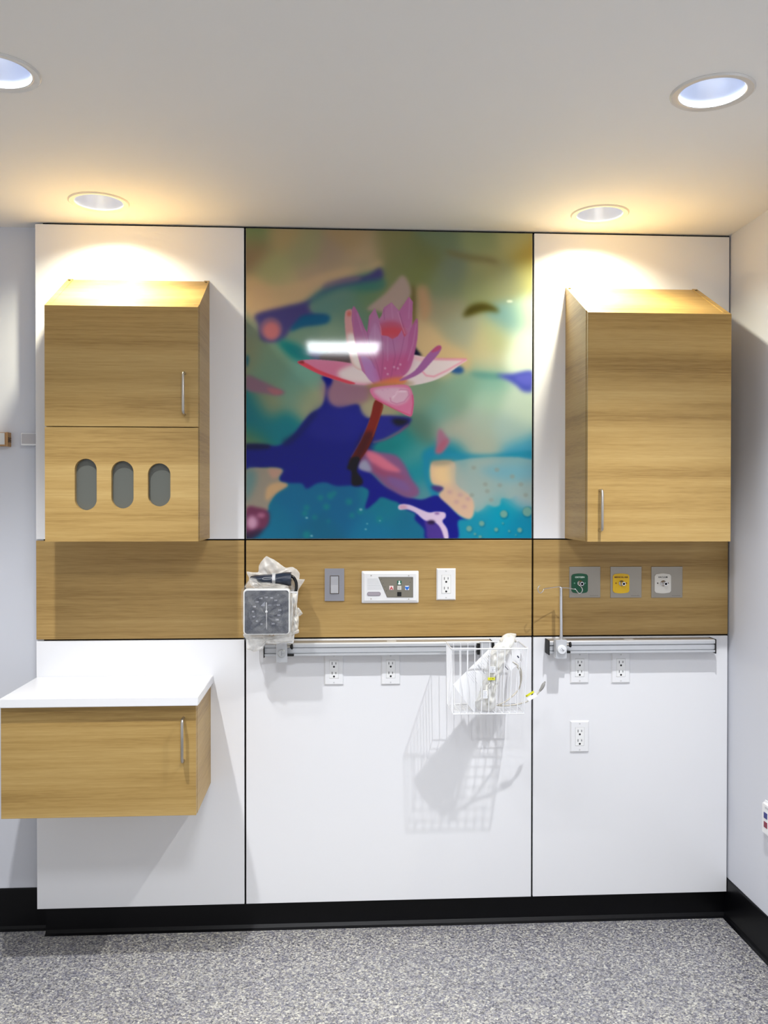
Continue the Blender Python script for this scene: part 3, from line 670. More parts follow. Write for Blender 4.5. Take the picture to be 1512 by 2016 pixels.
def switch():
    cx, cz = pc(658.5, 1151); t = thing('light_switch', 'grey rocker light switch left of the nurse call station', 'switch', (cx, 0, cz-.0575))
    bm = BM(); plate(bm, [[(cx-.035, cz-.0585), (cx+.035, cz-.0585), (cx+.035, cz+.0585), (cx-.035, cz+.0585)], [(cx-.0165, cz-.033), (cx-.0165, cz+.033), (cx+.0165, cz+.033), (cx+.0165, cz-.033)]], -.005, 0)
    obj('cover_plate', bm, GREYP, t)
    bm = BM(); box(bm, cx-.0150, cx+.0150, -.0052, -.001, cz-.0315, cz+.0315, .0006, 1); obj('switch_frame', bm, mat('switch_gap', (110, 110, 118), .5), t)
    bm = BM(); V = [(-.0058, .030), (-.0060, -.001), (-.0105, -.030), (-.004, -.030), (-.004, .030)]
    A = [bm.verts.new((cx-.0135, a, cz+b)) for a, b in V]; B = [bm.verts.new((cx+.0135, a, cz+b)) for a, b in V]
    for k in range(5): bm.faces.new((A[k], A[(k+1) % 5], B[(k+1) % 5], B[k]))
    bm.faces.new(A); bm.faces.new(B[::-1]); obj('rocker', bm, GREYSW, t)
switch()

# ------------------------------------------------------------------ nurse call station
def nurse():
    K = 700, 1110, 10.8
    n2 = lambda X, Y, y=-.010: at(K[0]+X/K[2], K[1]+Y/K[2], y)
    p, r = at(712, 1124, 0), at(824, 1186.5, 0); x0, x1, z0, z1 = p.x, r.x, r.z, p.z
    t = thing('nurse_call_station', 'white nurse call station with coloured buttons on the wood panel', 'nurse call station', ((x0+x1)/2, 0, z0))
    bm = BM(); box(bm, x0, x1, -.004, 0, z0, z1, .0015, 2)
    A = rrect(x0+.0005, x1-.0005, z0+.0005, z1-.0005, .005, 4); B = rrect(x0+.010, x1-.010, z0+.010, z1-.010, .003, 4)
    VA = [bm.verts.new((a, -.004, b)) for a, b in A]; VB = [bm.verts.new((a, -.010, b)) for a, b in B]; n = len(A)
    for k in range(n): bm.faces.new((VA[k], VA[(k+1) % n], VB[(k+1) % n], VB[k]))
    bm.faces.new(VB); obj('housing', bm, WPL, t, True, 25)
    y = -.0102
    f = lambda X, Y: (lambda q: (q.x, q.z))(n2(X, Y))
    bm = BM(); plate(bm, [[f(490, 284), f(1220, 284), f(1220, 712), f(672, 712)]], -.0108, -.0095); pn = obj('button_panel', bm, mat('taupe_panel', (126, 121, 110), .5), t)
    bm = BM()
    for a, b in (((490, 284), (1220, 284)), ((1220, 284), (1220, 712)), ((1220, 712), (672, 712)), ((672, 712), (490, 284))):
        p, q_ = f(*a), f(*b); tube(bm, [(p[0], -.0106, p[1]), (q_[0], -.0106, q_[1])], .0006, 6)
    obj('panel_edge', bm, mat('dark_line', (50, 48, 46), .6), pn)
    def btn(X, Y, col, name='button', s=44):
        a, b = f(X-s, Y-s), f(X+s, Y+s); bm = BM(); box(bm, a[0], b[0], -.0125, -.0105, b[1], a[1], .0005, 1); return obj(name, bm, mat(name+'_col', col, .4), pn)
    def sym(o, pts, col, y=-.0130):
        bm = BM(); plate(bm, [[f(*q_) for q_ in l] for l in pts] if False else [[f(*q_) for q_ in pts]], y, y+.0007); s = obj('symbol', bm, mat('symbol_col', col, .5), o)
    b = btn(930, 402, (0, 100, 78)); sym(b, [(895, 430), (915, 400), (918, 385), (910, 372), (930, 358), (950, 372), (942, 385), (945, 400), (965, 430), (930, 442)], (245, 250, 248))
    b = btn(760, 512, (240, 222, 222)); sym(b, [(762, 478), (800, 548), (775, 548), (762, 520), (748, 548), (722, 548)], (196, 60, 70))
    b = btn(930, 512, (222, 220, 214), s=42); sym(b, [(905, 490), (955, 490), (955, 500), (905, 500)], (150, 148, 142)); sym(b, [(908, 520), (952, 520), (952, 535), (908, 535)], (170, 168, 162))
    b = btn(1093, 512, (232, 238, 248)); sym(b, [(1050, 478), (1093, 492), (1138, 478), (1132, 520), (1112, 540), (1093, 556), (1074, 540), (1056, 520)], (30, 110, 214))
    btn(930, 643, (6, 6, 8))
    for X, Y in ((548, 328), (586, 410), (622, 492), (658, 576), (1188, 316), (1158, 392)):
        c = f(X, Y); bm = BM(); plate(bm, [circle(c[0], c[1], .0013, 12)], -.0113, -.0105); obj('indicator', bm, mat('indicator_dark', (58, 54, 48), .4), pn)
    bm = BM()
    for k in range(9):
        Y = 318+k*28; a, b = f(250, Y), f(468+12.3*k if 468+12.3*k < 560 else 560, Y); box(bm, a[0], b[0], -.0106, -.0098, a[1]-.0005, a[1]+.0005)
    obj('speaker_grille', bm, mat('grille_line', (196, 198, 200), .5), t)
    a, b = f(245, 682), f(535, 596); bm = BM(); plate(bm, [rrect(a[0], b[0], a[1], b[1], (b[1]-a[1])/2*.98, 8)], -.0118, -.0098); s = obj('name_bar', bm, mat('mauve_grey', (142, 134, 146), .35), t)
    bm = BM(); a, b = f(258, 670), f(522, 608); plate(bm, [rrect(a[0], b[0], a[1], b[1], (b[1]-a[1])/2*.98, 8)], -.0121, -.0117); obj('lens', bm, mat('mauve_light', (166, 158, 168), .3), s)
    for X, Y in ((332, 250), (1132, 252), (330, 745), (1130, 748)):
        c = f(X, Y); bm = BM(); knob_y(bm, [(.0023, .0098), (.0023, .0108), (.0014, .0112)], (c[0], 0, c[1]), 14); obj('screw', bm, STEEL, t)
nurse()

# ------------------------------------------------------------------ medical gas outlets
def gas(px0, plq, px_c, m, label, word, inkc, holec):
    p, r = at(px0, 1115.5, 0), at(px0+61, 1176.5, 0); x0, x1, z0, z1 = p.x, r.x, r.z, p.z
    t = thing('gas_outlet', label, 'gas outlet', ((x0+x1)/2, 0, z0))
    bm = BM(); box(bm, x0, x1, -.003, 0, z0, z1, .0008, 1); obj('wall_plate', bm, SS, t)
    a, b = at(plq, 1129, -.003), at(plq+32, 1168, -.003)
    X0, X1, Z0, Z1 = a.x, b.x, b.z, a.z; bul = .0032
    out = []
    for k in range(13): u = k/12; out.append((X1-.005-(X1-X0-.010)*u, Z1-.003+bul*math.sin(PI*u)*.9))
    for k in range(5): u = k/4; out.append((X0, Z1-.009-(Z1-Z0-.018)*u))
    for k in range(13): u = k/12; out.append((X0+.005+(X1-X0-.010)*u, Z0+.003-bul*math.sin(PI*u)*.9))
    for k in range(5): u = k/4; out.append((X1, Z0+.009+(Z1-Z0-.018)*u))
    bm = BM(); plate(bm, [out], -.0055, -.0028); pl = obj('gas_plaque', bm, m, t)
    bm = BM(); text_into(bm, word, .0085, (X0+X1)/2, -.0057, Z1-.014, .00018, 1.0); obj('lettering', bm, mat('lettering_'+word.lower().replace(' ', '_'), inkc, .5), pl)
    cx, cz = (X0+X1)/2, (at(px_c, 1148, -.004).z)
    bm = BM(); r = lathe(bm, [(.0105, .004), (.0105, .012), (.0085, .014), (.0085, .020), (.0075, .021), (.0075, .034), (.0068, .036), (.0045, .036), (.0042, .022)], (cx, 0, cz), 'y', 28); cap(bm, r[0]); cap(bm, r[-1])
    cn = obj('connector', bm, CHROME, t, True, 35)
    bm = BM(); knob_y(bm, [(.0040, .0225), (.0040, .0230)], (cx, 0, cz), 16); obj('bore', bm, SLOT, cn)
    for s in (-1, 1):
        bm = BM(); knob_y(bm, [(.0026, .005), (.0026, .0062)], (cx+s*.0195, 0, cz), 14); obj('screw', bm, mat('plaque_screw', holec, .5), pl)
    bm = BM(); box(bm, x1-.040, x1-.008, -.0033, -.0029, z0+.0068, z0+.0082); obj('etched_line', bm, mat('etch', (120, 114, 106), .5), t)
gas(1120.5, 1125, 1141, GREEN, 'green oxygen outlet on a steel plate behind the hook', 'OXYGEN', (225, 240, 232), (120, 170, 145))
gas(1201.5, 1206.5, 1222, YEL, 'yellow medical air outlet on a steel plate, middle of the gas outlets', 'MEDICAL AIR', (90, 40, 10), (120, 60, 20))
gas(1282, 1288.5, 1304, WPQ, 'white vacuum outlet on a steel plate nearest the right corner', 'VACUUM', (60, 56, 54), (90, 80, 76))

# ------------------------------------------------------------------ rails
def rail(x0, x1, label, sticker):
    zt = at(1200, 1255.5, 0).z; zb_ = at(1200, 1286.5, -.055).z
    zt = 1.0505; t = thing('equipment_rail', label, 'rail', ((x0+x1)/2, 0, zb_))
    D_ = -.055
    def prism(P, name, m):
        bm = BM(); A = [bm.verts.new((x0, a, b)) for a, b in P]; B = [bm.verts.new((x1, a, b)) for a, b in P]; n = len(P)
        for k in range(n): bm.faces.new((A[k], A[(k+1) % n], B[(k+1) % n], B[k]))
        bm.faces.new(A); bm.faces.new(B[::-1]); return obj(name, bm, m, t)
    h = zt-zb_
    # channel: top web, face lips and a recessed slot
    prism([(0, zt), (D_+.004, zt), (D_, zt-.004), (D_, zt-.014), (D_+.010, zt-.014), (D_+.010, zt-.018), (D_+.004, zt-.018), (D_+.004, zb_+.012), (D_+.010, zb_+.012), (D_+.010, zb_+.009), (D_, zb_+.009), (D_, zb_+.002), (D_+.004, zb_), (-.012, zb_), (-.012, zb_+.02), (0, zb_+.02)], 'channel', ALUL)
    bm = BM(); box(bm, x0+.001, x1-.001, D_+.006, -.001, zt-.0002, zt+.0010); tp = obj('top_cover', bm, ALUT, t)
    for xe in (x0, x1):
        s = -1 if xe == x0 else 1
        bm = BM(); box(bm, xe, xe+s*.0035, D_-.003, 0, zb_-.004, zt+.002, .001, 1); obj('end_cap', bm, SLOT, t)
    bm = BM(); box(bm, sticker-.017, sticker+.017, -.040, -.022, zt+.0010, zt+.0014); obj('sticker', bm, mat('sticker', (206, 206, 206), .5), tp)
    return zt, zb_
xa = at(521, 1275, -.05).x; xb = at(968, 1270, -.05).x
zt, zb_ = rail(xa, xb, 'long aluminium equipment rail carrying the gauge and wire basket', at(771, 1260, -.03).x)
xa2, xb2 = at(1082, 1275, -.055).x, at(1408, 1275, -.055).x
rail(xa2, xb2, 'short aluminium equipment rail carrying the hook pole at right', at(1237, 1259, -.03).x)
zm = (zt+zb_)/2
def clamp(px0, px1, py0, py1, y0, parent, wrap):
    """rail clamp block with a clear wrapped knob, and the black side screws"""
    p, r = at(px0, py0, y0), at(px1, py1, y0)
    bm = BM(); box(bm, p.x, r.x, y0, -.058, r.z, p.z, .0012, 2); b = obj('clamp_block', bm, ALUL, parent)
    cx, cz = (p.x+r.x)/2, at((px0+px1)/2, (py0+py1)/2, y0).z
    bm = BM(); knob_y(bm, [(.015, -y0-.0005), (.0165, -y0+.002), (.0165, -y0+.008), (.014, -y0+.011), (.004, -y0+.012)], (cx, 0, cz), 32); k = obj('knob', bm, wrap, parent, True, 35)
    bm = BM()
    for s in (0, 1, 2): tube(bm, [(cx-.008+s*.004, y0-.0125, cz-.002-s*.002), (cx-.002+s*.004, y0-.0128, cz+.007-s*.005), (cx+.004+s*.002, y0-.0125, cz-.004+s*.002)], .0006, 6)
    obj('wrap_crease', bm, GREYP, k)
    xr = r.x
    bm = BM(); tube(bm, [(xr-.003, -.075, zt-.010), (xr+.010, -.075, zt-.010)], .0045, 12); obj('clamp_screw', bm, STEEL, parent, True)
    bm = BM(); r_ = lathe(bm, [(.004, .0095), (.0095, .014), (.0100, .0185), (.006, .020)], (xr, -.075, zt-.010), 'x', 20); cap(bm, r_[0]); cap(bm, r_[-1]); obj('screw_knob', bm, SLOT, parent, True)
    bm = BM(); box(bm, xr-.002, xr+.020, -.066, -.056, zb_+.004, zb_+.012, .001, 1); obj('clamp_jaw', bm, SLOT, parent)
    return cx, cz
WRAP = mat('wrapped_knob', (226, 228, 232), .25)

# ---- hook pole
def pole():
    cx = (at(1094.5, 1260, -.085).x+at(1116, 1260, -.085).x)/2
    t = thing('hook_pole', 'short steel pole with two curled hooks clamped on the right rail', 'hook pole', (cx, -.08, at(1105, 1298, -.085).z))
    clamp(1094.5, 1116, 1260, 1297, -.090, t, WRAP)
    yp = -.074; zt_ = at(1104, 1157, yp).z; z0 = at(1104, 1262, yp).z; cx = at(1104, 1200, yp).x; x0 = at(1105, 1262, yp).x
    bm = BM(); tube(bm, [(x0, yp, z0-.01), (cx, yp, zt_), (cx, yp, zt_+.003), (cx, yp, zt_+.005)], .0058, 20, radii=[.0058, .0058, .0045, .0015]); obj('pole', bm, CHROME, t, True, 50)
    def hk(P, name='hook'):
        pts = smooth_path([at(a, b, y) for a, b, y in P], 6); bm = BM(); tube(bm, pts, .0016, 8); obj(name, bm, CHROME, t, True, 60)
    hk([(1104, 1154.8, -.074), (1088, 1156.5, -.085), (1072, 1159.2, -.100), (1070.5, 1160, -.103), (1068.5, 1164, -.106), (1064, 1167.3, -.110), (1060, 1164.5, -.112), (1058.7, 1159, -.112), (1060.5, 1155, -.111), (1063, 1152.8, -.110)])
    hk([(1104, 1157, -.074), (1118, 1157.5, -.090), (1128, 1159.5, -.104), (1133, 1160, -.108), (1136, 1164, -.110), (1139.5, 1167.8, -.112), (1143.5, 1167.5, -.114), (1146.5, 1163, -.115), (1146, 1158.5, -.114), (1143, 1154, -.112), (1140.5, 1152, -.110)])
pole()

# ------------------------------------------------------------------ gauge with its holder, cuff and bag
def gauge():
    K = (470, 1090, 10.08); Y = -.165
    g = lambda X, Yp, y=Y: at(K[0]+X/K[2], K[1]+Yp/K[2], y)
    c = g(550, 1150); p, r = g(88, 705), g(1018, 1612); x0, x1, z0, z1 = p.x, r.x, r.z, p.z
    t = thing('pressure_gauge', 'square dark-faced blood pressure gauge under clear wrapping on the rail', 'blood pressure gauge', ((x0+x1)/2, Y+.05, z0))
    bm = BM(); loops = rrect(x0, x1, z0, z1, .013, 6); plate(bm, [loops], Y+.004, Y+.042)
    B = rrect(x0+.003, x1-.003, z0+.003, z1-.003, .010, 6); VA = [bm.verts.new((a, Y+.004, b)) for a, b in loops]; VB = [bm.verts.new((a, Y, b)) for a, b in B]
    n = len(B)
    for k in range(n): bm.faces.new((VA[k], VA[(k+1) % n], VB[(k+1) % n], VB[k]))
    bm.faces.new(VB); obj('housing', bm, mat('gauge_white', (226, 226, 226), .35), t)
    dm = mat('speckled_dial', (66, 70, 84), .35); nt = dm.node_tree
    nn = N(dm, 'ShaderNodeTexNoise'); nn.inputs['Scale'].default_value = 380; nn.inputs['Detail'].default_value = 3; ge = N(dm, 'ShaderNodeNewGeometry'); nt.links.new(ge.outputs['Position'], nn.inputs['Vector'])
    rr = N(dm, 'ShaderNodeValToRGB'); rr.color_ramp.elements[0].position = .35; rr.color_ramp.elements[0].color = srgb((30, 33, 44)); rr.color_ramp.elements[1].position = .68; rr.color_ramp.elements[1].color = srgb((80, 84, 98))
    nt.links.new(nn.outputs['Fac'], rr.inputs[0]); nt.links.new(rr.outputs[0], nt.nodes['Principled BSDF'].inputs['Base Color'])
    bm = BM(); plate(bm, [rrect(x0+.005, x1-.005, z0+.005, z1-.005, .009, 6)], Y-.0012, Y+.002); d = obj('dial', bm, dm, t)
    pm = mat('pale_dial_print', (176, 178, 188), .5)
    bm = BM()
    for s, X, Yp in (('20', 450, 1400), ('40', 360, 1340), ('60', 300, 1250), ('80', 285, 1150), ('100', 310, 1052), ('120', 365, 957), ('140', 440, 888), ('160', 545, 868), ('180', 650, 878), ('200', 735, 926), ('220', 785, 1020), ('240', 810, 1120), ('260', 795, 1220), ('280', 762, 1312), ('300', 680, 1392)):
        q_ = g(X, Yp, Y-.0015); text_into(bm, s, .0075, q_.x, Y-.0016, q_.z, .0001)
    obj('dial_numbers', bm, pm, d)
    bm = BM(); R_ = (g(900, 1145).x-c.x)
    for k in range(-56, 57):
        a = math.radians(90+k*2.55); l = .006 if k % 4 == 0 else .003
        tube(bm, [(c.x+R_*math.cos(a), Y-.0014, c.z+R_*math.sin(a)), (c.x+(R_-l)*math.cos(a), Y-.0014, c.z+(R_-l)*math.sin(a))], .00025, 4)
    a, b = g(415, 1235), g(690, 1228); tube(bm, [(a.x, Y-.0014, a.z), (b.x, Y-.0014, b.z)], .0005, 4)
    a, b = g(440, 1040), g(655, 1025)
    plate(bm, [[(g(430, 1045).x, g(0, 1045).z), (g(520, 1045).x, g(0, 1045).z), (g(520, 950).x, g(0, 950).z)]], Y-.0014, Y-.001)
    box(bm, g(575, 0).x, g(655, 0).x, Y-.0014, Y-.001, g(0, 1030).z, g(0, 1018).z)
    obj('scale_marks', bm, mat('faint_dial_print', (128, 131, 144), .5), d)
    bm = BM(); a, b = g(550, 965), g(556, 1500); plate(bm, [[(a.x-.0012, a.z), (a.x+.0012, a.z), (b.x+.0006, b.z), (b.x-.0006, b.z)]], Y-.0036, Y-.003)
    knob_y(bm, [(.004, .0012-Y), (.004, .0042-Y), (.003, .005-Y)], (c.x, 0, c.z), 20); obj('needle', bm, mat('needle_white', (214, 214, 216), .4), d)
    return x0, x1, z0, z1, g
gx0, gx1, gz0, gz1, g = gauge()
def gauge_holder():
    # wire basket behind the gauge with the clamp plate below
    yb, yf = -.062, -.122
    tl, br = g(1160, 765, yf), g(1085, 1765, yf)
    x0, x1, z1, z0 = gx0+.010, tl.x, tl.z, br.z; xb = br.x-.002
    t = thing('gauge_basket', 'small white wire basket behind the wrapped pressure gauge', 'basket', ((x0+x1)/2, yb, z0))
    bm = BM()
    rim = [(x0, yf, z1), (x1-.004, yf, z1), (x1, yf+.004, z1), (x1, yb, z1), (x0, yb, z1)]; tube(bm, rim, .0024, 8, True)
    obj('top_rim', bm, WIRE, t, True, 60); bm = BM()
    rimb = [(x0+.004, yf, z0), (xb-.004, yf, z0), (xb, yf+.004, z0), (xb, yb, z0), (x0+.004, yb, z0)]; tube(bm, rimb, .0024, 8, True)
    obj('bottom_rim', bm, WIRE, t, True, 60)
    bm = BM(); n = 12
    for k in range(n+1):
        u = k/n; xt, xo = x0+(x1-x0)*u, x0+.004+(xb-x0-.004)*u
        tube(bm, [(xt, yf, z1), (xo, yf, z0), (xo, yb, z0), (xt, yb, z1)], .0014, 6)
    for k in range(1, 5):
        y = yf+(yb-yf)*k/5; tube(bm, [(x0, y, z1), (x0+.004, y, z0), (xb, y, z0), (x1, y, z1)], .0014, 6)
    o = obj('wires', bm, WIRE, t, True, 60)
    bm = BM(); p, r = at(544, 1262, -.070), at(565.5, 1304, -.070); box(bm, p.x, r.x, -.074, -.060, r.z, p.z+.02, .001, 1); obj('clamp_block', bm, ALUL, t)
    cx, cz = (p.x+r.x)/2, at(553, 1286, -.074).z
    bm = BM(); knob_y(bm, [(.0130, .0735), (.0140, .076), (.0140, .080), (.011, .083)], (cx, 0, cz), 28); obj('knob', bm, mat('satin_knob', (196, 198, 200), .35, .3), t, True, 35)
    bm = BM(); tube(bm, [(cx, -.0835, cz-.007), (cx, -.0835, cz+.009)], .0008, 6); tube(bm, [(cx, -.0835, cz), (cx+.009, -.0835, cz)], .0006, 6); obj('knob_mark', bm, GREYP, t)
    bm = BM(); tube(bm, [(r.x-.003, -.068, zt-.010), (r.x+.012, -.068, zt-.010)], .004, 12); obj('clamp_screw', bm, STEEL, t, True)
    bm = BM(); q_ = lathe(bm, [(.004, .010), (.0095, .014), (.0100, .0185), (.006, .020)], (r.x, -.068, zt-.010), 'x', 20); cap(bm, q_[0]); cap(bm, q_[-1]); obj('screw_knob', bm, SLOT, t, True)
    bm = BM(); box(bm, r.x-.002, r.x+.023, -.066, -.056, zb_+.002, zb_+.010, .001, 1); obj('clamp_jaw', bm, SLOT, t)
gauge_holder()
def cuff():
    y = -.100
    a, b = g(330, 505, y), g(1010, 470, y)
    t = thing('pressure_cuff', 'rolled navy blood pressure cuff with black tube on top of the gauge', 'cuff', ((a.x+b.x)/2, y, min(a.z, b.z)-.02))
    # folded roll: oval loft along its length, slightly irregular
    bm = BM(); rings = []; n = 22; seg = 24
    ctr = smooth_path([g(240, 480, y), g(400, 505, y), g(690, 500, y), g(860, 500, y), g(1040, 500, y)], 6)
    hh = [.006, .012, .0155, .017, .019, .022, .024]
    for i, p in enumerate(ctr):
        u = i/(len(ctr)-1); h = np.interp(u, np.linspace(0, 1, 7), hh); d = .030
        rings.append([bm.verts.new((p.x+.001*math.sin(9*u+k), p.y+d*math.cos(2*PI*k/seg)*(1+.05*math.sin(5*u*PI+k*2)), p.z+h*math.sin(2*PI*k/seg)*(1+.06*math.sin(11*u+k)))) for k in range(seg)])
    for A, B in zip(rings, rings[1:]):
        for k in range(seg): bm.faces.new((A[k], A[(k+1) % seg], B[(k+1) % seg], B[k]))
    bm.faces.new(rings[0][::-1]); bm.faces.new(rings[-1]); obj('cuff_roll', bm, NAVY, t, True, 60)
    bm = BM(); p = g(705, 500, y); A = []
    for w in (-.0055, .0055): A.append([bm.verts.new((p.x+w, p.y+.0325*math.cos(2*PI*k/seg), p.z+.021*math.sin(2*PI*k/seg))) for k in range(seg)])
    for k in range(seg): bm.faces.new((A[0][k], A[0][(k+1) % seg], A[1][(k+1) % seg], A[1][k]))
    r = bmesh.ops.solidify(bm, geom=bm.faces[:], thickness=.001); obj('paper_band', bm, PAPER, t, True, 60)
    bm = BM()
    for dy in (0, -.011, .010):
        P = smooth_path([g(1000, 430, y+dy), g(1085, 470, y+dy), g(1135, 560, y+dy), g(1145, 660, y+dy), g(1130, 760, y+dy), g(1110, 860, y+dy), g(1090, 980, y+dy)], 6); tube(bm, P, .0055, 12)
    obj('air_tube', bm, GLOSSBLK, t, True, 60)
    bm = BM(); P = smooth_path([g(470, 500, y-.031), g(500, 478, y-.032), g(600, 470, y-.032), g(650, 468, y-.032), g(640, 500, y-.032), g(520, 515, y-.032), g(490, 512, y-.032), g(470, 500, y-.031)], 5); tube(bm, P, .0006, 6)
    obj('outline_mark', bm, mat('pale_mark', (190, 192, 198), .5), t)
cuff()
def sheet(outline, ctr, y_edge, y_mid, flat, rings=14, crumple=.004, seed=1, th=0):
    """puffed crumpled film: rings from the outline (points) to the centre; depth follows a rounded profile"""
    rnd = random.Random(seed); P = [Vector(p) for p in outline]; n = len(P); out = []
    for i in range(n):
        p0, p1, p2, p3 = P[i-1], P[i], P[(i+1) % n], P[(i+2) % n]
        for k in range(5):
            t = k/5; c = .5*((2*p1)+(p2-p0)*t+(2*p0-5*p1+4*p2-p3)*t*t+(3*p1-p0-3*p2+p3)*t**3); l = p1+(p2-p1)*t; out.append(c*.5+l*.5)
    bm = BM(); C_ = Vector(ctr); R_ = []; m = len(out)
    ph = [rnd.uniform(0, 6.28) for _ in range(8)]
    for j in range(rings):
        s = 1-j/rings; d = min(1, (1-s)/flat); d = math.sqrt(1-(1-d)**2); row = []
        for i, p in enumerate(out):
            q_ = C_+(p-C_)*s; a = 2*PI*i/m
            nz = math.sin(a*7+ph[0]+s*5)*.5+math.sin(a*15+ph[1]-s*8)*.25+math.sin(q_.x*190+ph[2]+q_.z*120)*.4+math.sin(q_.x*-110+q_.z*230+ph[3])*.4
            row.append(bm.verts.new((q_.x, y_edge+(y_mid-y_edge)*d+nz*crumple*(.4+.6*d) if j else y_edge+nz*crumple*.6, q_.z+nz*crumple*.3)))
        R_.append(row)
    cv = bm.verts.new((C_.x, y_mid, C_.z))
    for A, B in zip(R_, R_[1:]):
        for i in range(m): bm.faces.new((A[i], A[(i+1) % m], B[(i+1) % m], B[i]))
    for i in range(m): bm.faces.new((R_[-1][i], R_[-1][(i+1) % m], cv))
    return bm
def bag():
    t = thing('plastic_bag', 'clear crumpled plastic bag wrapped round the blood pressure gauge', 'plastic bag', (g(600, 0).x, -.1, g(600, 1700).z))
    G2 = lambda l, y: [g(a, b, y) for a, b in l]
    back = [(155, 362), (380, 372), (400, 240), (450, 150), (550, 52), (700, 120), (930, 280), (1075, 265), (1150, 310), (1210, 390), (1205, 480), (1200, 515), (1310, 512), (1270, 590), (1200, 690), (1165, 760), (1000, 800), (600, 700), (250, 650), (200, 470)]
    obj('back_sheet', sheet(G2(back, -.062), g(700, 480, -.06), -.060, -.066, .5, 10, .0025, 3), BAGB, t, True, 60)
    tab = [(1150, 1080), (1190, 1075), (1270, 1190), (1180, 1250), (1140, 1200)]
    obj('loose_tab', sheet(G2(tab, -.075), g(1190, 1160, -.075), -.075, -.078, .6, 5, .001, 9), BAGB, t, True, 60)
    front = [(60, 700), (150, 580), (200, 480), (320, 455), (500, 560), (700, 590), (900, 620), (1050, 720), (1165, 790), (1160, 950), (1180, 1100), (1200, 1290), (1180, 1500), (1090, 1610), (1080, 1740), (900, 1790), (700, 1790), (500, 1800), (300, 1850), (160, 1730), (100, 1640), (75, 1400), (55, 1100), (55, 850)]
    obj('front_sheet', sheet(G2(front, -.105), g(560, 1180, -.13), -.125, -.176, .16, 18, .0035, 5), BAGF, t, True, 60)
    low = [(90, 1590), (300, 1610), (600, 1625), (900, 1610), (1180, 1500), (1190, 1580), (1090, 1620), (1080, 1750), (900, 1780), (700, 1800), (500, 1800), (480, 1900), (300, 1950), (160, 1900), (150, 1730), (100, 1650)]
    obj('gathered_film', sheet(G2(low, -.128), g(560, 1700, -.13), -.120, -.135, .4, 10, .005, 8), BAGB, t, True, 60)
    side = [(1030, 800), (1150, 790), (1150, 950), (1165, 1100), (1195, 1290), (1175, 1500), (1090, 1600), (1030, 1590)]
    obj('side_film', sheet(G2(side, -.128), g(1100, 1250, -.13), -.120, -.138, .4, 8, .006, 12), BAGB, t, True, 60)
    up = [(110, 660), (180, 560), (210, 480), (340, 500), (380, 560), (600, 580), (900, 620), (1000, 680), (600, 690), (200, 700)]
    obj('upper_film', sheet(G2(up, -.135), g(450, 620, -.135), -.125, -.140, .4, 8, .004, 15), plastic('hazy_polythene', (236, 234, 230), .42, .15, .6), t, True, 60)
bag()

# ------------------------------------------------------------------ wire basket with papers and cable
def basket():
    yb, yf = -.085, -.235
    p, r = at(889.5, 1279, yf), at(1039, 1276, yf); b0, b1 = at(891, 1407, yf), at(1032.5, 1405, yf)
    x0, x1, z1, z0 = p.x, r.x, (p.z+r.z)/2, (b0.z+b1.z)/2; X0, X1 = b0.x+.002, b1.x
    zt1 = z1
    t = thing('wire_basket', 'large white wire basket hanging on the rail, holding papers and cables', 'basket', ((x0+x1)/2, yb, z0))
    bm = BM(); tube(bm, [(x0, yf, z1), (x1, yf, z1), (x1, yb, z1), (x0, yb, z1)], .0026, 8, True); obj('rim', bm, WIRE, t, True, 70)
    bm = BM(); xs_ = [x0+.001+(x1-x0-.002)*k/10 for k in range(11)]
    sh = .006
    for k, x in enumerate(xs_):
        u = k/10; xb = X0+(X1-X0)*u
        tube(bm, [(x, yf, z1), (xb, yf+.003, z0), (xb, yb, z0), (x, yb, z1)], .0013, 6)
    for k in range(1, 9):
        y = yf+(yb-yf)*k/9; tube(bm, [(x0, y, z1), (X0, y, z0), (X1, y, z0), (x1, y, z1)], .0012, 6)
    tube(bm, [(X0, yf+.003, z0), (X1, yf+.003, z0), (X1, yb, z0), (X0, yb, z0)], .0017, 6, True)
    obj('wires', bm, WIRE, t, True, 70)
    a, b = at(946, 1263, -.080), at(967, 1300, -.080)
    bm = BM(); box(bm, a.x, b.x, -.0835, -.060, b.z-.05, a.z, .001, 1); obj('clamp_block', bm, ALUL, t)
    bm = BM(); box(bm, a.x-.010, a.x-.001, -.068, -.058, zb_+.002, zt-.004, .001, 1); obj('clamp_jaw', bm, SLOT, t)
    bm = BM(); box(bm, b.x+.001, b.x+.014, -.068, -.058, zt-.020, zt-.002, .001, 1); obj('clamp_jaw', bm, SLOT, t)
    return x0, x1, z0, z1, yf, yb
bx = basket()
h = lambda X, Y, y: at(880+X/8.894, 1240+Y/8.894, y)
def page(corners, y0, y1, bend, name='sheet'):
    """four photo corners (clockwise from the left one) at depths y0 (left/low) to y1; a bent sheet with real thickness"""
    A, B, C_, D_ = corners; bm = BM(); n = 14; V = []
    for i in range(n+1):
        row = []
        for j in range(n+1):
            u, v = i/n, j/n
            X = (1-v)*((1-u)*A[0]+u*B[0])+v*((1-u)*D_[0]+u*C_[0]); Y = (1-v)*((1-u)*A[1]+u*B[1])+v*((1-u)*D_[1]+u*C_[1])
            row.append(bm.verts.new(h(X, Y, y0+(y1-y0)*u+bend*math.sin(PI*v)+.0015*math.sin(7*u+4*v))))
        V.append(row)
    for i in range(n):
        for j in range(n): bm.faces.new((V[i][j], V[i+1][j], V[i+1][j+1], V[i][j+1]))
    bmesh.ops.solidify(bm, geom=bm.faces[:], thickness=.0006)
    return bm
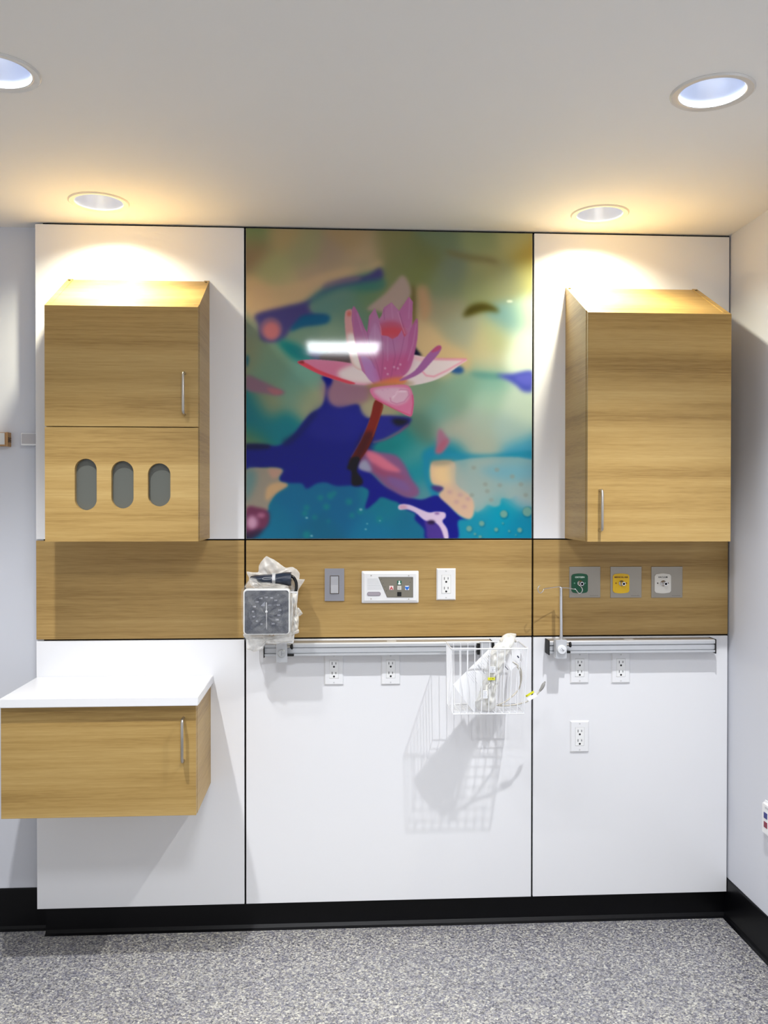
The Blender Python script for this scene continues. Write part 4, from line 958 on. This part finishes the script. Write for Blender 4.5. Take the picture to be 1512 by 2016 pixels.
def papers():
    t = thing('leaflet', 'white printed leaflet standing diagonally in the wire basket', 'papers', (h(500, 0, 0).x, -.2, h(0, 1440, -.2).z))
    s = obj('sheet', page(((103, 960), (770, 300), (1040, 620), (470, 1440)), -.205, -.170, -.008), PAPER, t, True, 60)
    bm = BM()
    A, B, C_, D_ = (103, 960), (770, 300), (1040, 620), (470, 1440)
    rnd = random.Random(4)
    def pt(u, v): return h((1-v)*((1-u)*A[0]+u*B[0])+v*((1-u)*D_[0]+u*C_[0]), (1-v)*((1-u)*A[1]+u*B[1])+v*((1-u)*D_[1]+u*C_[1]), -.205+.035*u-.008*math.sin(PI*v)+.0015*math.sin(7*u+4*v)-.0012)
    for k in range(17):
        u = .34+.035*k
        if k in (5, 11): continue
        v0, v1 = .10, rnd.choice([.42, .50, .55, .30])
        tube(bm, [pt(u, v0+(v1-v0)*q_/5) for q_ in range(6)], .00035, 4)
    obj('printed_lines', bm, mat('faint_print', (176, 178, 192), .7), s)
    bm = BM(); tube(bm, [pt(.60, .12+.08*q_) for q_ in range(6)], .0007, 4); tube(bm, [pt(.86, .16+.05*q_) for q_ in range(5)], .0006, 4); obj('printed_lines', bm, INK, s)
    t = thing('folded_paper', 'folded white paper at the back right of the wire basket', 'papers', (h(1200, 0, 0).x, -.16, h(0, 700, -.16).z))
    s = obj('sheet', page(((960, 420), (1120, 170), (1350, 480), (1120, 720)), -.180, -.155, .006), PAPER, t, True, 60)
    bm = BM(); c = h(1232, 455, -.176); d = h(1258, 490, -.176); tube(bm, [c, d], .0022, 6); tube(bm, [h(1040, 240, -.168), h(1095, 300, -.168)], .0011, 6); tube(bm, [h(1018, 640, -.188), h(1070, 700, -.188)], .0012, 6)
    obj('printed_marks', bm, mat('dark_print', (50, 56, 84), .6), s)
    for k, (q_) in enumerate(((1270, 420, 1330, 560), (1240, 400, 1310, 560))):
        pass
papers()
def cables():
    t = thing('bagged_cable', 'coiled ivory cable in a clear twisted bag inside the wire basket', 'cable', (h(780, 0, -.2).x, -.2, h(0, 1440, -.2).z))
    bm = BM(); rnd = random.Random(3)
    for k in range(5):
        pts = []
        for i in range(40):
            a = 2*PI*i/40; wx = 95+12*k; X = 770+wx*math.cos(a)-95*math.sin(a)*1.0; Y = 930-(-430+25*k)*math.sin(a)*-1
            X = 790+ (45+9*k)*math.cos(a) - 75*math.sin(a); Y = 950+(400-16*k)*math.sin(a)
            pts.append(h(X, Y, -.205-.004*k+.010*math.cos(a*2+k)))
        tube(bm, pts, .0034, 8, True)
    cb = obj('coiled_cable', bm, mat('white_cable', (226, 224, 216), .4), t, True, 60)
    out = [(1200, 85), (1110, 75), (1000, 110), (930, 200), (830, 300), (770, 420), (745, 620), (700, 800), (620, 960), (560, 1150), (490, 1280), (520, 1390), (620, 1440), (780, 1440), (860, 1330), (880, 1150), (930, 850), (1000, 620), (1000, 480), (960, 350), (1000, 220), (1080, 160), (1190, 180), (1210, 130)]
    obj('bag_film', sheet([h(a, b, -.21) for a, b in out], h(760, 900, -.22), -.200, -.232, .5, 16, .005, 21), plastic('cable_bag_film', (230, 229, 224), .55, .15, .4), t, True, 60)
    bm = BM(); tube(bm, smooth_path([h(940, 200, -.205), h(1010, 115, -.200), h(1100, 85, -.195), h(1200, 95, -.190)], 6), .006, 10, radii=None); tube(bm, smooth_path([h(1120, 100, -.195), h(1170, 160, -.192), h(1210, 210, -.190)], 6), .0035, 8)
    obj('twisted_end', bm, plastic('twisted_film', (204, 198, 188), .8, .25, .5), t, True, 60)
    bm = BM(); A = [h(755, 640, -.236), h(850, 640, -.236), h(850, 750, -.236), h(755, 750, -.236)]
    a, b = A[0], A[2]; box(bm, a.x, b.x, -.2365, -.2355, b.z, a.z); obj('paper_label', bm, PAPER, t); bm = BM(); a, b = h(630, 1060, -.236), h(710, 1200, -.236); box(bm, a.x, b.x, -.2365, -.2355, b.z, a.z); lb = obj('paper_label', bm, PAPER, t)
    bm = BM()
    for k in range(5):
        a, b = h(760, 655+k*20, -.237), h(845-15*(k % 2), 655+k*20, -.237); tube(bm, [a, b], .0004, 4)
        a, b = h(636, 1080+k*24, -.237), h(700-12*(k % 2), 1080+k*24, -.237); tube(bm, [a, b], .0004, 4)
    obj('printed_lines', bm, INK, lb)
    bm = BM(); a, b = h(715, 835, -.238), h(840, 880, -.238); box(bm, a.x, b.x, -.2385, -.2365, b.z, a.z, .0004, 1); y_ = obj('yellow_tag', bm, YLAB, t)
    bm = BM(); q_ = h(805, 852, -.239); plate(bm, [circle(q_.x, q_.z, .0016, 10)], -.2392, -.2386); box(bm, q_.x-.011, q_.x-.004, -.2392, -.2386, q_.z-.0004, q_.z+.0004); obj('tag_print', bm, SLOT, y_)
    # the loose lead that comes out on the right
    t = thing('sensor_cable', 'grey ivory cable with yellow tag reaching out right of the basket', 'cable', (h(1500, 0, -.2).x, -.2, h(0, 1340, -.2).z))
    bm = BM()
    c1 = [h(900, 1310, -.215), h(1000, 1270, -.205), h(1130, 1180, -.190), h(1240, 1060, -.180), h(1300, 900, -.178), h(1300, 720, -.176), h(1240, 620, -.172), h(1150, 560, -.168)]
    c2 = [h(905, 1330, -.215), h(1020, 1260, -.200), h(1150, 1150, -.186), h(1262, 1030, -.176), h(1290, 900, -.172), h(1278, 740, -.170), h(1225, 640, -.166)]
    c3 = [h(860, 1320, -.212), h(1000, 1330, -.200), h(1200, 1310, -.192), h(1340, 1275, -.188), h(1430, 1240, -.186), h(1540, 1160, -.186), h(1600, 1100, -.186), h(1640, 1040, -.186)]
    for c in (c1, c2): tube(bm, smooth_path(c, 7), .0021, 8)
    tube(bm, smooth_path(c3, 7), .0026, 8)
    obj('lead', bm, CABLE, t, True, 60)
    c4 = smooth_path([h(1620, 1075, -.186), h(1660, 1020, -.186), h(1690, 960, -.186), h(1705, 930, -.186), h(1722, 905, -.186)], 5); n = len(c4)
    bm = BM(); tube(bm, c4, .004, 12, radii=[.0032+.0028*(math.sin(PI*min(1, i/(n*.75)))) if i < n*.8 else .0026 for i in range(n)]); obj('plug', bm, mat('grey_plug', (150, 148, 144), .35), t, True, 60)
    def strip(a, b, wd, y, nm, m):
        a, b = h(*a, y), h(*b, y); d = (b-a); d.normalize(); nrm = Vector((-d.z, 0, d.x))*wd; bm = BM()
        plate(bm, [[((a-nrm).x, (a-nrm).z), ((b-nrm).x, (b-nrm).z), ((b+nrm).x, (b+nrm).z), ((a+nrm).x, (a+nrm).z)]], y-.001, y); return obj(nm, bm, m, t)
    strip((1415, 1225), (1570, 1130), .0062, -.190, 'white_label', PAPER); s = strip((1380, 1165), (1520, 1080), .0036, -.192, 'yellow_tag', YLAB)
    q_ = h(1398, 1160, -.194); bm = BM(); plate(bm, [circle(q_.x, q_.z, .0016, 10)], -.1936, -.1930); obj('tag_print', bm, SLOT, s)
cables()

# ------------------------------------------------------------------ things on the side walls
def raceways():
    p, r = at(41, 852.5, WY-.030), at(70.5, 877, WY-.030)
    t = thing('wall_bracket', 'white square-cornered wall bracket touching the panel edge', 'bracket', ((p.x+r.x)/2, WY, r.z))
    bm = BM(); x1 = XL-.002; box(bm, p.x, x1, WY-.030, WY, r.z, p.z, .001, 1); b = obj('bracket_body', bm, WPL, t)
    bm = BM(); box(bm, p.x+.003, x1-.001, WY-.0315, WY-.0295, r.z+.006, p.z-.003, .0005, 1); obj('cover', bm, mat('cover_grey', (186, 183, 186), .4), t)
    p, r = at(-30, 851, WY-.035), at(17, 878, WY-.035); e = at(11.5, 860, WY-.035).x
    t = thing('wall_rail_end', 'cut end of a white wall rail with tan core, at the left edge', 'rail end', ((p.x+r.x)/2, WY, r.z))
    bm = BM(); box(bm, p.x, e, WY-.035, WY, r.z, p.z, .001, 1); obj('rail_body', bm, mat('tan_core', (176, 134, 90), .6), t)
    bm = BM(); box(bm, p.x, e-.004, WY-.0365, WY-.0345, r.z+.005, p.z-.002, .0004, 1); obj('cover', bm, mat('cover_white', (214, 214, 212), .4), t)
    bm = BM(); box(bm, e, e+.006, WY-.034, WY, r.z-.001, p.z+.001, .0005, 1); obj('end_strip', bm, mat('tan_strip', (186, 144, 96), .6), t)
    bm = BM()
    for k in range(3): z = at(0, 862+k*3.5, WY-.03).z; box(bm, e+.006, e+.010, WY-.030, WY-.010, z-.0018, z+.0008)
    obj('tooth_clip', bm, mat('clip_brown', (70, 50, 36), .6), t)
raceways()
def wall_unit():
    a, b = on(1498, 1572, 0, XW-.022), on(1504, 1645, 0, XW-.022)
    y1 = a.y; z1 = on(1500, 1574, 0, XW-.022).z; z0 = on(1502, 1643, 0, XW-.022).z; y0 = y1-.16
    t = thing('wall_jack_unit', 'white rounded jack box on the right wall with blue and red ports', 'wall box', (XW, (y0+y1)/2, z0))
    bm = BM(); box(bm, XW-.022, XW, y0, y1, z0, z1, .009, 4); bd = obj('housing', bm, WPL, t, True, 40)
    for (pxa, pya, pyb, c, nm) in ((1504, 1598, 1609.5, (24, 30, 120), 'blue_port'), (1504, 1616, 1627.5, (130, 14, 50), 'red_port')):
        p = on(pxa, (pya+pyb)/2, 0, XW-.022); hh = (on(pxa, pya, 0, XW-.022).z-on(pxa, pyb, 0, XW-.022).z)/2
        for k in range(2):
            y = p.y-k*.055; bm = BM(); box(bm, XW-.0235, XW-.021, y-.022, y, p.z-hh, p.z+hh, .0008, 1); o = obj(nm, bm, mat(nm, c, .35), t)
    p = on(1506, 1588, 0, XW-.022); bm = BM(); box(bm, XW-.0226, XW-.0216, y0+.02, p.y, p.z-.0008, p.z+.0008); box(bm, XW-.0226, XW-.0216, y0+.02, p.y, p.z-.0045, p.z-.003); obj('grey_line', bm, mat('line_grey', (176, 178, 186), .5), t)
wall_unit()
